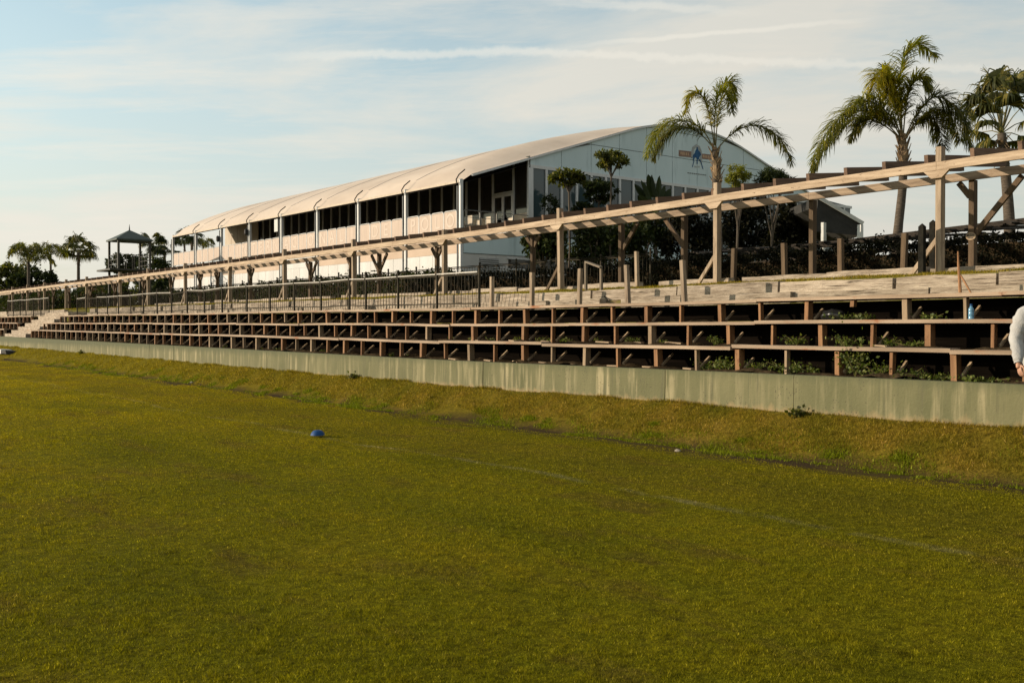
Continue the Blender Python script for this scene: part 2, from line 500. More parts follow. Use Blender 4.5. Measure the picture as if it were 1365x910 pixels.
def blade_mat(name, mult, weeds=False):
    m, nt = nt_new(name)
    g = N(nt, 'ShaderNodeNewGeometry'); P = g.outputs['Position']
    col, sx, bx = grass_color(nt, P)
    if weeds: col = mix(nt, 1.0, col, (0.0, 0.0, 0.0)); col = mix(nt, 1.0, col, (0.125, 0.145, 0.006), 'ADD')
    rr = ramp(nt, g.outputs['Random Per Island'], [(0.0, (0.34, 0.36, 0.25)), (0.8, (1.4, 1.4, 1.1)), (0.96, (1.8, 1.75, 1.8)), (1.0, (3.6, 3.3, 9))]).outputs[0]
    col = mix(nt, 1.0, col, rr, 'MULTIPLY')
    col = mix(nt, 1.0, col, mult, 'MULTIPLY')
    d = N(nt, 'ShaderNodeBsdfPrincipled', i_Roughness=0.6)
    d.inputs['Specular IOR Level'].default_value = 0.06
    L(nt, col, d.inputs['Base Color'])
    t = N(nt, 'ShaderNodeBsdfTranslucent')
    L(nt, mix(nt, 1.0, col, (1.25, 1.25, 0.8), 'MULTIPLY'), t.inputs[0])
    ms = N(nt, 'ShaderNodeMixShader', i_0=0.4)
    L(nt, d.outputs[0], ms.inputs[1]); L(nt, t.outputs[0], ms.inputs[2])
    out = N(nt, 'ShaderNodeOutputMaterial'); L(nt, ms.outputs[0], out.inputs[0])
    return m


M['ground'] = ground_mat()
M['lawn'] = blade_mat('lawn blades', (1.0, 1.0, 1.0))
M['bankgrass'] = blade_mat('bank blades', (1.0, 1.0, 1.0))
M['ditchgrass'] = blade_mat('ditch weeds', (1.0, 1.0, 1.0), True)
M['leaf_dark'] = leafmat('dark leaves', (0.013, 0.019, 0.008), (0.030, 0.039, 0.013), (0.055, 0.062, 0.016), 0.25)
M['leaf_mid'] = leafmat('mid green leaves', (0.03, 0.038, 0.008), (0.075, 0.08, 0.014), (0.2, 0.17, 0.03), 0.4)
M['leaf_yellow'] = leafmat('yellow green leaves', (0.09, 0.10, 0.010), (0.17, 0.165, 0.016), (0.23, 0.2, 0.03), 0.4)
M['leaf_weed'] = leafmat('weed leaves', (0.045, 0.065, 0.012), (0.10, 0.125, 0.022), (0.2, 0.2, 0.06), 0.3)
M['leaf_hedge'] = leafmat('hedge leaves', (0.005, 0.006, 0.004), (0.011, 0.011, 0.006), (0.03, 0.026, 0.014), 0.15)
M['frond'] = leafmat('palm leaflets', (0.075, 0.085, 0.012), (0.165, 0.16, 0.018), (0.3, 0.24, 0.025), 0.45)
M['frond_dark'] = leafmat('old palm leaflets', (0.042, 0.048, 0.013), (0.10, 0.10, 0.02), (0.22, 0.16, 0.03), 0.4)
M['frond_gold'] = leafmat('golden palm leaflets', (0.13, 0.125, 0.008), (0.26, 0.215, 0.012), (0.42, 0.31, 0.02), 0.5)
M['fan'] = leafmat('fan leaf', (0.035, 0.042, 0.012), (0.075, 0.078, 0.018), (0.24, 0.19, 0.04), 0.35)
M['rachis'] = surf('palm stalk', (0.10, 0.095, 0.03), (0.17, 0.14, 0.05), 3, None, 0.6, 0.0)
# ------------------------------------------------------------------ ground sheet
def smooth(t):
    t = max(0.0, min(1.0, t))
    return t * t * (3 - 2 * t)


PROF = [(-400, 0), (10.25, 0.0), (10.42, -0.035), (10.6, 0.03), (11.0, 0.24), (11.45, 0.47), (11.5, 0.48), (13.30, 0.50),
        (13.36, 2.0), (14.32, 2.07), (14.50, 2.22), (14.9, 2.24), (15.05, 2.47), (16.0, 2.53), (17.3, 2.60), (18.2, 2.64),
        (21, 2.66), (400, 2.68)]
PB = np.array([p[0] for p in PROF]); PH = np.array([p[1] for p in PROF])


def gz(b, a):
    b = np.asarray(b, dtype=float); a = np.asarray(a, dtype=float)
    h = np.interp(b, PB, PH)
    h = h + 0.0066 * np.clip(np.minimum(a, 120) - 17, 0, None)
    w = np.clip((b - 10.1) / 0.4, 0, 1) * np.clip((11.55 - b) / 0.1, 0, 1)
    h = h + w * (0.012 * np.sin(a * 0.83 + b * 2) + 0.010 * np.sin(a * 2.37 + b * 5 + 1) + 0.011 * np.sin(a * 5.3 + 2 * np.sin(a * 1.1) - b * 9))
    lw = (b < 10.3)
    h = h + lw * (0.012 * np.sin(a * 0.9 + b * 1.7) + 0.008 * np.sin(a * 2.3 - b * 1.9 + 2) - 0.012)
    pl = np.clip((b - 15.0) / 0.5, 0, 1) * np.clip((24 - b), 0, 1)
    h = h + pl * (0.02 * np.sin(a * 1.7 + b * 3) + 0.015 * np.sin(a * 4.1 - b))
    return h


def make_ground():
    bs = sorted(set([-900, -400, -150, -60, -30, -15, -8] + list(np.arange(-4, 10.01, 0.5)) + [10.1, 10.2] +
                    list(np.arange(10.25, 11.55, 0.07)) + [11.5, 11.6, 12, 13.2] + [p[0] for p in PROF[7:-1]] +
                    list(np.arange(15.2, 21, 0.4)) + [22, 24, 28, 35, 45, 60, 90, 150, 400, 900]))
    as_ = sorted(set([-900, -300, -100, -40, -20, -10] + list(np.arange(-5, 30, 0.3)) + list(np.arange(30, 75, 0.8)) +
                     [80, 90, 100, 120, 160, 250, 500, 1000, 2000]))
    B, A = np.meshgrid(np.array(bs), np.array(as_))
    Z = gz(B, A)
    nb, na = len(bs), len(as_)
    vs = np.stack([B, A, Z], -1).reshape(-1, 3)
    fs = []
    for i in range(na - 1):
        for j in range(nb - 1):
            k = i * nb + j
            fs.append((k, k + 1, k + nb + 1, k + nb))
    me = bpy.data.meshes.new('ground')
    me.from_pydata(vs.tolist(), [], fs)
    o = link_mesh('ground', me, M['ground'], smooth=True)
    tag(o, 'olive green polo field rising in a dry grass bank to the terraces', 'ground', kind='structure')


make_ground()


# ------------------------------------------------------------------ grass (nobody could count the blades)
def blades(name, b, a, hgt, wid, mat, label, cat, lean=0.6):
    n = len(b)
    z = gz(b, a) - 0.004
    ang = rng.uniform(0, 2 * np.pi, n)
    ln = rng.uniform(0.1, lean, n) * hgt
    la = rng.uniform(0, 2 * np.pi, n)
    wx, wy = np.cos(ang) * wid / 2, np.sin(ang) * wid / 2
    v = np.zeros((n, 3, 3))
    v[:, 0] = np.stack([b - wx, a - wy, z], -1)
    v[:, 1] = np.stack([b + wx, a + wy, z], -1)
    v[:, 2] = np.stack([b + np.cos(la) * ln, a + np.sin(la) * ln, z + hgt], -1)
    me = np_mesh(name, v.reshape(-1, 3), 3)
    o = link_mesh(name, me, mat)
    tag(o, label, cat, kind='stuff')
    return o


def view_sample(n, dmin, dmax, pw, bmin, bmax, margin=0.03):
    """random places on the ground seen by the photograph, denser close to it"""
    ob, oa = [], []
    tot = 0
    while tot < n:
        u = rng.uniform(-0.51 - margin, 0.51 + margin, n)
        t = rng.uniform(0, 1, n)
        d = (dmin ** pw + t * (dmax ** pw - dmin ** pw)) ** (1 / pw)
        b = d * (math.sin(TH) + u * math.cos(TH)); a = d * (math.cos(TH) - u * math.sin(TH))
        ok = (b > bmin) & (b < bmax)
        ob.append(b[ok]); oa.append(a[ok]); tot += ok.sum()
    return np.concatenate(ob)[:n], np.concatenate(oa)[:n]


VT = rng.uniform(0, 1, (256, 256))


def vnoise(x, y, s):
    x = x * s + 1000.3; y = y * s + 1000.7
    ix = np.floor(x).astype(int); iy = np.floor(y).astype(int)
    fx = x - ix; fy = y - iy
    fx = fx * fx * (3 - 2 * fx); fy = fy * fy * (3 - 2 * fy)
    g = lambda i, j: VT[i % 256, j % 256]
    return (g(ix, iy) * (1 - fx) + g(ix + 1, iy) * fx) * (1 - fy) + (g(ix, iy + 1) * (1 - fx) + g(ix + 1, iy + 1) * fx) * fy


def lawn():
    n = 800000
    b, a = view_sample(n, 3.9, 50, 0.72, -30, 10.30)
    cl = .6 * vnoise(b, a, 9.0) + .4 * vnoise(b, a, 23.0)
    big = vnoise(b, a, 1.1)
    keep = (cl + .25 * big + rng.uniform(0, .3, n)) > .44
    keep &= (b < 10.12 + .12 * np.sin(a * 1.7)) | (vnoise(b, a, 1.6) > .62)
    keep &= ~((a < 18) & (b > 9.98 + .4 * (vnoise(b, a, 1.4) - .2) + .15 * vnoise(b, a, 5.0)) & (rng.uniform(0, 1, n) < .85))
    b, a, cl, big = b[keep], a[keep], cl[keep], big[keep]
    n = len(b)
    d = np.hypot(b, a)
    h = rng.uniform(0.007, 0.017, n) + .030 * np.clip(cl - .35, 0, 1) ** 1.3 * (.6 + .8 * big)
    w = rng.uniform(0.0026, 0.0052, n) * np.clip(d / 7, 1.0, 3.4)
    blades('lawn_grass', b, a, h, w, M['lawn'], 'short mown olive green grass across the whole field', 'grass', 0.9)
    n = 190000
    b, a = view_sample(n, 8, 62, 0.6, 10.35, 11.5)
    d = np.hypot(b, a)
    keep = (np.sin(a * 1.9 + b * 4) + np.sin(a * 4.7 - b * 7) + rng.uniform(-1.6, 1.6, n)) > -1.1
    keep &= (b > 10.72 + .1 * np.sin(a * 2.1)) | (vnoise(b, a, 1.6) + .4 * vnoise(b, a, 6.0) > .98)
    keep &= ~((a < 17) & (b < 10.62 + .1 * np.sin(a * 2.9) + .25 * (vnoise(b, a, 2.3) - .4)) & (rng.uniform(0, 1, n) < .85))
    b, a, d = b[keep], a[keep], d[keep]
    n = len(b)
    h = rng.uniform(0.012, 0.05, n)
    m = 26000                                       # ragged taller fringe along the foot of the wall
    bf = 11.5 - np.abs(rng.normal(0, .035, m)); af = 4 + 58 * rng.uniform(0, 1, m) ** 1.4
    kf = vnoise(bf * 0, af, 1.3) + .6 * vnoise(bf * 0 + 5, af, 4.1) + rng.uniform(-.2, .2, m) > .85
    bf, af = bf[kf], af[kf]
    b = np.concatenate([b, bf]); a = np.concatenate([a, af]); d = np.hypot(b, a)
    h = np.concatenate([h, rng.uniform(.02, .085, len(bf))])
    n = len(b)
    w = rng.uniform(0.003, 0.007, n) * np.clip(d / 10, 1, 3)
    blades('bank_grass', b, a, h, w, M['bankgrass'], 'dry brownish rough grass on the bank below the concrete wall', 'grass', 1.1)
    # fresh clumps along the ditch at the field edge
    cs = []
    for k in range(230):
        a0 = 3 + 42 * rng.uniform() ** 1.7
        b0 = 10.5 + rng.normal(0, 0.24)
        cs.append((b0, a0, rng.uniform(0.05, 0.2), int(rng.uniform(60, 260))))
    B = np.concatenate([c[0] + rng.normal(0, c[2] * 0.5, c[3]) for c in cs])
    A = np.concatenate([c[1] + rng.normal(0, c[2], c[3]) for c in cs])
    n = len(B)
    h = rng.uniform(0.015, 0.05, n)
    w = rng.uniform(0.005, 0.012, n) * np.clip(np.hypot(B, A) / 10, 1, 2.5)
    blades('ditch_grass', B, A, h, w, M['ditchgrass'], 'fresh green tufts in the bare ditch between field and bank', 'grass', 0.9)
    # thin turf on the plateau
    n = 90000
    b, a = view_sample(n, 15, 62, 0.7, 15.05, 19.5)
    h = rng.uniform(0.02, 0.06, n)
    w = rng.uniform(0.006, 0.012, n) * np.clip(np.hypot(b, a) / 18, 1, 2.5)
    blades('terrace_grass', b, a, h, w, M['lawn'], 'thin bright strip of grass under the pergola behind the sleepers', 'grass', 0.9)


lawn()

# ------------------------------------------------------------------ concrete wall
def retaining_wall():
    mb = MB()
    a = 1.0
    while a < 67:
        w = random.choice([2.4, 2.5, 2.6, 4.9])
        e = min(a + w, 67)
        d0, d1 = dz(a), dz(e)
        x0 = 11.5 + random.uniform(-0.006, 0.006)
        vs = [(x0, a + .006, 0.1), (11.70, a + .006, 0.1), (11.70, e - .006, 0.1), (x0, e - .006, 0.1),
              (x0 + .012, a + .004, 0.985 + d0), (11.70, a + .004, 0.985 + d0), (11.70, e - .004, 0.985 + d1), (x0 + .012, e - .004, 0.985 + d1)]
        mb.add(vs, MB.BF)
        a = e
    mb.box(11.53, 11.69, 1.01, 66.9, 0.12, 0.97)
    o = mb.build('concrete_wall', M['concrete'])
    tag(o, 'long low greenish concrete wall with vertical streaks at the foot of the terraces', 'wall')


retaining_wall()

# ------------------------------------------------------------------ bench tiers
PX1 = [1271, 1190, 1116, 1046.5, 984, 926, 873.6, 823.3, 778.9, 735.3, 696, 659.1, 624.9, 592.3, 562.2, 533.3, 507.5, 482.2, 458.6,
       436.2, 415.2, 395.1, 375.8, 357.9, 340.9, 324.6, 308.5, 293.6, 279.4, 266, 253.3, 240.8, 229.1, 217.4, 206.6, 195.6, 185.5,
       175.6, 166.6, 157.5, 148.4, 139.7, 131.4, 123.6, 116.2, 108.8, 101.6, 94.7, 87.7, 81.1, 74.7, 68.7, 62.9, 57.1, 51.6, 46.6, 41.8]
A1 = [onb(x, 480, 11.78).y for x in PX1]
A1 = [A1[0] - 0.86 * k for k in range(6, 0, -1)] + A1
TIER_B = [11.75, 12.30, 12.85]
TIER_Z = [1.375, 1.735, 2.09]
TIER_F = [0.975, 1.345, 1.705]          # floor in each row
NEAR_END = [54.6, 53.9, 53.2]


def tier(i, a0, a1, posts, label, far=False, shift=0.0):
    b, zt, zf = TIER_B[i], TIER_Z[i], TIER_F[i]
    root = empty('bench_tier', (b, (a0 + a1) / 2, zf + dz((a0 + a1) / 2)), label, 'bench tier',
                 None)
    # planks
    a = a0
    first = True
    while a < a1 - 0.05:
        e = min(a1, a + random.choice([3.4, 3.9, 4.3, 4.4]))
        if a1 - e < 1.2: e = a1
        mb = MB()
        j = random.uniform(-0.018, 0.016); j2 = random.uniform(-0.018, 0.016); jb = random.uniform(-0.016, 0.016)
        n = 4
        pts = [(a + .003 + (e - a - .006) * k / n) for k in range(n + 1)]
        wv = [random.uniform(-.006, .006) for _ in pts]
        for k in range(n):
            y0, y1 = pts[k], pts[k + 1]
            t0, t1 = k / n, (k + 1) / n
            z0 = zt + dz(y0) + j * (1 - t0) + j2 * t0 + wv[k]; z1 = zt + dz(y1) + j * (1 - t1) + j2 * t1 + wv[k + 1]
            k0 = len(mb.v)
            mb.v += [(b + jb, y0, z0 - .050), (b + .245 + jb, y0, z0 - .050), (b + .245 + jb, y0, z0), (b + jb, y0, z0)]
            if k == n - 1:
                mb.v += [(b + jb, y1, z1 - .050), (b + .245 + jb, y1, z1 - .050), (b + .245 + jb, y1, z1), (b + jb, y1, z1)]
        for k in range(n):
            q = k * 4
            for s in range(4):
                s2 = (s + 1) % 4
                mb.f.append((q + s, q + s2, q + 4 + s2, q + 4 + s)); mb.mi.append(0)
        mb.f += [(0, 1, 2, 3), (n * 4 + 3, n * 4 + 2, n * 4 + 1, n * 4)]; mb.mi += [0, 0]
        mb.build('plank', M['plank'], root)
        a = e
    # soil floor behind and dark boards closing the back
    mb = MB()
    ys = list(np.linspace(a0, a1, 16))
    x_in = 11.705 if i == 0 else TIER_B[i - 1] + .25
    nx, ny = 7, int((a1 - a0) / .16)
    gx = [x_in + (b + .52 - x_in) * k / (nx - 1) for k in range(nx)]
    gy = [a0 + (a1 - a0) * k / ny for k in range(ny + 1)]
    XX, YY = np.meshgrid(np.array(gx), np.array(gy))
    HH = zf - .03 + .085 * vnoise(XX, YY, 3.1) ** 1.5 + .045 * vnoise(XX, YY, 9.7)
    vs = [(float(XX[p, q]), float(YY[p, q]), float(HH[p, q]) - (.03 if q == 0 else 0) + dz(float(YY[p, q]))) for p in range(ny + 1) for q in range(nx)]
    mb.add(vs, [(p * nx + q, p * nx + q + 1, (p + 1) * nx + q + 1, (p + 1) * nx + q) for p in range(ny) for q in range(nx - 1)])
    mb.build('soil_bed', M['soil'], root)
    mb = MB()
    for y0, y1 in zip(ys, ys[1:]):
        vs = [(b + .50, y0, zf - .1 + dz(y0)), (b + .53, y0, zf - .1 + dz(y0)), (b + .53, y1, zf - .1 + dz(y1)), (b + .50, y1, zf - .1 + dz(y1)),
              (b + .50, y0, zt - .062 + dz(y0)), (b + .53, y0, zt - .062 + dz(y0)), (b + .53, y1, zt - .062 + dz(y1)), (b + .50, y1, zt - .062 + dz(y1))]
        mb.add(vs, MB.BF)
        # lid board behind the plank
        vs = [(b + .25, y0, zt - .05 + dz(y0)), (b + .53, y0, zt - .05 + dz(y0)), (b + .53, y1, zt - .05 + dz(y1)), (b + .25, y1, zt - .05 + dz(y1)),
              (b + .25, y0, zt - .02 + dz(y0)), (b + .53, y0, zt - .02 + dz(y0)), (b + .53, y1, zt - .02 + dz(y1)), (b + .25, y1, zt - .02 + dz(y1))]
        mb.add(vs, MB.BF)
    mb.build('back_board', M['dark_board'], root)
    for k, pa in enumerate(posts):
        if pa < a0 or pa > a1: continue
        wide = (k % 2 == 0)
        w = random.uniform(.066, .08) if wide else random.uniform(.036, .044)
        dp = .12 if wide else .08
        d = dz(pa)
        zb = zf - .01 + d
        broken = (i == 2 and not far and abs(onpx(b, pa) - 1124) < 12)
        if broken: zb = zt - .15 + d
        if i == 2 and not far and abs(onpx(b, pa) - 1124) < 12: w = .06
        lean = random.uniform(-.014, .014)
        mb = MB()
        x0 = b + .02 + random.uniform(0, .012)
        vs = [(x0, pa - w / 2 + lean, zb), (x0 + dp, pa - w / 2 + lean, zb), (x0 + dp, pa + w / 2 + lean, zb), (x0, pa + w / 2 + lean, zb)]
        zt_ = zt - .050 + d - .012
        vs += [(x0, pa - w / 2, zt_), (x0 + dp, pa - w / 2, zt_), (x0 + dp, pa + w / 2, zt_), (x0, pa + w / 2, zt_)]
        mb.add(vs, MB.BF)
        rust = random.random() < (0.8 if pa < 22 else 0.5)
        mb.build('post', M['rust_post'] if rust else M['grey_post'], root)
        if not broken and random.random() < 0.96 - (0.25 if pa < 9.5 else 0):
            mb = MB()
            y = pa - w / 2 - .028 - random.uniform(0, .02)
            s0 = random.uniform(.08, .12)
            e0 = random.uniform(.30, .36)
            mb.beam((b + s0, y, zf + .06 + d), (b + e0, y, zf + .06 + d + (e0 - s0) * random.uniform(.66, .8)), .03, .034)
            mb.build('brace', M['stringer'], root)
    return root


def onpx(b, a, z=1.6):
    v = Vector((b, a, z)) - EYE
    return CX + F_PX * v.dot(RGT) / v.dot(CF)


names = ['lowest', 'middle', 'top']
for i in range(3):
    tier(i, 2.0, NEAR_END[i], [p + 0.65 * i + random.uniform(-.02, .02) for p in A1],
         ['lowest long row of the near timber terrace, posts standing on the concrete wall',
          'middle long row of the near timber terrace, weeds between its posts',
          'topmost long row of the near timber terrace, fence and sleepers above it'][i])
for i in range(3):
    s = [60.0, 59.4, 58.8][i]
    tier(i, s, 78, [s + .08 + 0.95 * k for k in range(19)],
         ['lowest short row of the far terrace beyond the steps', 'middle short row of the far terrace beyond the steps',
          'topmost short row of the far terrace beyond the steps, under the fence'][i], far=True)

# ------------------------------------------------------------------ steps between the two blocks
mb = MB()
for k in range(7):
    z1 = 1.16 + k * 0.185 + dz(56)
    b0 = 11.72 + k * 0.285
    mb.box(b0, b0 + (0.30 if k < 6 else 0.9), 54.75 - 0.2 * k, 59.6 - .23 * k, z1 - 0.185, z1, 0.006)
    mb.box(b0 + .03, b0 + .29, 54.78 - 0.2 * k, 59.55 - .23 * k, 0.9, z1 - .19)
tag(mb.build('steps', M['sleeper']), 'flight of pale steps climbing between the two timber terraces', 'steps')
mb = MB()
p = onb(3, 455, 10.9)
mb.box(p.x - .25, p.x + .25, p.y - .9, p.y + .6, gz(p.x, p.y) - .02, gz(p.x, p.y) + .2, .02)
mb.box(p.x - .24, p.x + .24, p.y - 2.0, p.y - .95, gz(p.x, p.y) - .02, gz(p.x, p.y) + .16, .03)
mb.mi = [0] * 6 + [1] * 6
o = mb.build('ground_sheet_roll', [M['white_wall'], M['black']])
tag(o, 'low white and black bundle lying on the grass at the far end of the wall', 'bundle')

# ------------------------------------------------------------------ sleepers retaining the ground behind the benches
def sleeper(b, y0, y1, z0, z1, label, group):
    mb = MB()
    n = 5
    j = lambda s: random.uniform(-s, s)
    rings = []
    yaw = j(.025)
    for k in range(n + 1):
        y = y0 + (y1 - y0) * k / n
        d = dz(y)
        o = yaw * (k / n - .5) * 2
        rings.append([(b + o + j(.008), y, z0 + d), (b + .22 + o, y, z0 + d), (b + .22 + o, y, z1 + d + j(.01)), (b + .015 + o + j(.01), y, z1 + d + j(.012))])
    vs = [p for r in rings for p in r]
    fs = [(0, 1, 2, 3), (n * 4 + 3, n * 4 + 2, n * 4 + 1, n * 4)]
    for k in range(n):
        for s in range(4):
            s2 = (s + 1) % 4
            fs.append((k * 4 + s, k * 4 + s2, k * 4 + 4 + s2, k * 4 + 4 + s))
    mb.add(vs, fs)
    o = mb.build('timber_sleeper', M['sleeper'])
    tag(o, label, 'sleeper', group)


rows = [(14.22, 2.05, 2.245, 'weathered pale sleeper of the lower course, directly above the top bench plank'),
        (14.60, 2.265, 2.46, 'weathered pale sleeper of the upper course, with the grass strip on top of it'),
        (17.85, 2.60, 2.78, 'weathered pale sleeper lying on the grass behind the front pergola posts')]
for r, (b, z0, z1, lab) in enumerate(rows):
    y = [3.0, 3.4, 6.3][r]
    k = 0
    while y < 54:
        ln = random.choice([1.6, 2.2, 2.4, 2.6])
        gap = random.uniform(.01, .06)
        if random.random() < (0.10 if r < 2 else 0.3): gap = random.uniform(.3, .9)
        extra = random.uniform(-.05, .05)
        if r == 0 and random.random() < .25: extra -= .12
        sleeper(b + extra, y, min(y + ln, 54), z0 - .03, z1 + random.uniform(-.02, .02), lab,
                ['lower course of sleepers', 'upper course of sleepers', 'sleepers behind the pergola posts'][r])
        y += ln + gap
        k += 1
    y = 59
    while y < 76 and r < 2:
        sleeper(b, y, y + 2.4, z0 - .03, z1, 'weathered pale sleeper behind the far terrace beyond the steps', 'sleepers behind the far terrace')
        y += 2.45

# ------------------------------------------------------------------ pergola
def pergola():
    root = empty('pergola', (18.8, 40, 2.9), 'long weathered timber pergola running the whole length above the terraces', 'pergola')
    fpx = [1250, 953, 743.5, 590, 469, 377, 304.6, 245, 195.8, 158.5, 114, 86.7, 58, 35.4, 15.4]
    fa = [onb(x, 380, 17.5).y for x in fpx]
    fa = [fa[0] - 5.6] + fa + [fa[-1] + 7, fa[-1] + 14]
    bw = lambda a: float(np.interp(a, [0, 10, 23, 33, 43, 60, 87, 105], [4.55, 4.52, 4.395, 4.395, 4.405, 4.46, 4.58, 4.66]))
    # front beam in lengths butted over the posts
    ends = [2.5] + fa[1::2] + [104]
    ends = sorted(e for e in ends if 2.4 < e < 105)
    for y0, y1 in zip(ends, ends[1:]):
        mb = MB()
        n = max(2, int((y1 - y0) / 2.5))
        ys = [y0 + .003 + (y1 - y0 - .006) * k / n for k in range(n + 1)]
        w = [random.uniform(-.008, .008) for _ in ys]
        for k, y in enumerate(ys):
            z = bw(y) + w[k]
            mb.v += [(17.425, y, z), (17.497, y, z), (17.497, y, z + .155), (17.425, y, z + .155)]
        for k in range(n):
            for s in range(4):
                s2 = (s + 1) % 4
                mb.f.append((k * 4 + s, k * 4 + s2, k * 4 + 4 + s2, k * 4 + 4 + s)); mb.mi.append(0)
        mb.f += [(0, 1, 2, 3), (n * 4 + 3, n * 4 + 2, n * 4 + 1, n * 4)]; mb.mi += [0, 0]
        mb.build('front_beam', M['pale_beam'], root)
    for i, a in enumerate(fa):
        z0 = float(gz(17.6, a)) - .05
        mb = MB()
        w = .108
        lean = random.uniform(-.05, .05) if i > 2 else 0.0
        zt = bw(a) + .44 if i != 4 else bw(a) + .33
        vs = [(17.5, a - w / 2 + lean, z0), (17.65, a - w / 2 + lean, z0), (17.65, a + w / 2 + lean, z0), (17.5, a + w / 2 + lean, z0),
              (17.5, a - w / 2, zt), (17.65, a - w / 2, zt), (17.65, a + w / 2, zt), (17.5, a + w / 2, zt)]
        mb.add(vs, MB.BF)
        p = mb.build('post', M['pale_post'], root)
        mb = MB()
        zb = bw(a) - .004
        mb.prism([(17.43, a - .25, zb), (17.43, a + .25, zb), (17.43, a + .10, zb - .14), (17.43, a - .10, zb - .14)], (.068, 0, 0))
        mb.build('bracket', M['pale_beam'], p)
        if 0 < i < 11:
            mb = MB()
            mb.beam((17.57, a + .60, z0 + .04), (17.57, a + .05, z0 + .72), .05, .08)
            mb.build('brace', M['pale_post'] if i != 3 else M['brown_post'], root)
    # rear row
    bpx = [1294, 1080.5, 909.7, 826, 708, 580.6, 503.4, 465.6, 412, 332, 288, 265]
    ba = [onb(x, 380, 20.1).y for x in bpx]
    ba = [ba[0] - 4.5] + ba
    a = ba[-1] + 4.6
    while a < 102:
        ba.append(a); a += random.uniform(4.4, 6.0)
    rb = lambda a: float(np.interp(a, [0, 12, 20, 26, 45, 70, 105], [4.70, 4.67, 4.64, 4.60, 4.60, 4.68, 4.86]))
    ends = [3.0] + ba[2::2] + [104]
    for y0, y1 in zip(ends, ends[1:]):
        mb = MB()
        mb.beam((20.05, y0 + .003, rb(y0) + .08), (20.05, y1 - .003, rb(y1) + .08), .09, .17)
        mb.build('rear_beam', M['rear_beam'], root)
    for i, a in enumerate(ba):
        z0 = float(gz(20.1, a)) - .05
        mb = MB()
        r = .056
        mb.box(20.1, 20.25, a - r, a + r, z0, rb(a) - .0, .004)
        mb.build('post', M['brown_post'], root)
        for s in (-1, 1):
            L_ = {(1, -1): 1.0, (1, 1): .3, (2, -1): 0, (2, 1): 0, (3, -1): 0, (3, 1): .7, (4, -1): .65, (4, 1): 0,
                  (5, -1): .32, (5, 1): .32, (6, -1): .3, (6, 1): .35}.get((i, s), random.choice([.3, .35, .4, .6]))
            if not L_: continue
            mb = MB()
            mb.beam((20.175, a + s * .06, rb(a) - L_ * 1.1), (20.175, a + s * L_, rb(a) - .02), .07, .11)
            mb.build('brace', M['brown_post'], root)
    # rafters
    a = 3.2
    k = 0
    while a < 100 and k < 100:
        mb = MB()
        h = random.uniform(.19, .215)
        z0, z1 = bw(a) + .155 + .165 - h / 2, rb(a) + .17 + .25 - h / 2
        t = (z1 - z0) / 2.55
        e = random.uniform(20.4, 20.55)
        mb.beam((17.505, a, z0), (e, a + random.uniform(-.05, .05), z0 + (e - 17.5) * t), .075, h)
        mb.build('rafter', M['rafter'], root)
        a += 0.86 + random.uniform(-.03, .03) + (.35 if a > 60 else 0)
        k += 1


pergola()

# small white notice on a back post
p = onb(1294, 315, 20.09)
mb = MB()
n = 20
mb.prism([(20.085, p.y + .105 * math.cos(6.2832 * k / n), p.z + .08 * math.sin(6.2832 * k / n)) for k in range(n)], (.012, 0, 0))
nt_ = mb.build('notice', M['stringer'])
tag(nt_, 'small white oval notice with dark scribble fixed to a back pergola post', 'notice')
mb = MB()
for (y0, z0, y1, z1) in [(-.08, .03, .02, .045), (-.07, -.005, .07, .01), (-.05, -.04, .06, -.03), (.03, .05, .08, .02)]:
    mb.beam((20.083, p.y + y0, p.z + z0), (20.083, p.y + y1, p.z + z1), .004, .018)
mb.build('scribble', M['black'], nt_)

# ------------------------------------------------------------------ fences
def picket_fence(b, posts, label, h=1.0, zoff=0.0, rail=True, pick=.14, slope=True, bar='rail', name='picket_fence'):
    ym = (posts[0] + posts[-1]) / 2
    root = empty(name, (b, ym, float(gz(b, ym))), label, 'fence')
    g = lambda y: float(2.07 + dz(y)) if b < 14.3 else float(gz(b, y))
    jt = {}
    for y in posts:
        mb = MB()
        z = g(y) + zoff
        t = z + h + random.uniform(-.03, .05)
        jt[y] = z + h - .06 + random.uniform(-.03, .03)
        w = .046
        mb.box(b - w / 2, b + w / 2, y - w / 2, y + w / 2, z - .1, t)
        p = mb.build('post', M['fence'], root)
        mb = MB()
        mb.tube([(b, y, t), (b, y, t + .025), (b, y, t + .06), (b, y, t + .085)], [.022, .04, .04, .012], 8)
        mb.build('finial', M['fence'], p)
    for y0, y1 in zip(posts, posts[1:]):
        if abs(y1 - y0) > 4.2: continue
        rail_here = rail and (b > 15 or random.random() < .82)
        z0, z1 = jt[y0], jt[y1]
        if rail_here:
            mb = MB()
            mb.beam((b - .02, y0 + .037, z0), (b - .02, y1 - .037, z1), .03, .028)
            mb.build('top_rail', M[bar], root)
        mb = MB()
        mb.beam((b + .015, y0 + .037, z0 - h + .2), (b + .015, y1 - .037, z1 - h + .2), .02, .03)
        mb.beam((b + .015, y0 + .037, z0 - .045), (b + .015, y1 - .037, z1 - .045), .02, .03)
        n = max(2, int(abs(y1 - y0) / pick))
        for k in range(1, n):
            t = k / n
            y = y0 + (y1 - y0) * t
            z = z0 + (z1 - z0) * t
            mb.box(b + .010, b + .020, y - .0055, y + .0055, z - h + .12, z - .03)
        mb.build('picket_panel', M['fence'], root)
    return root


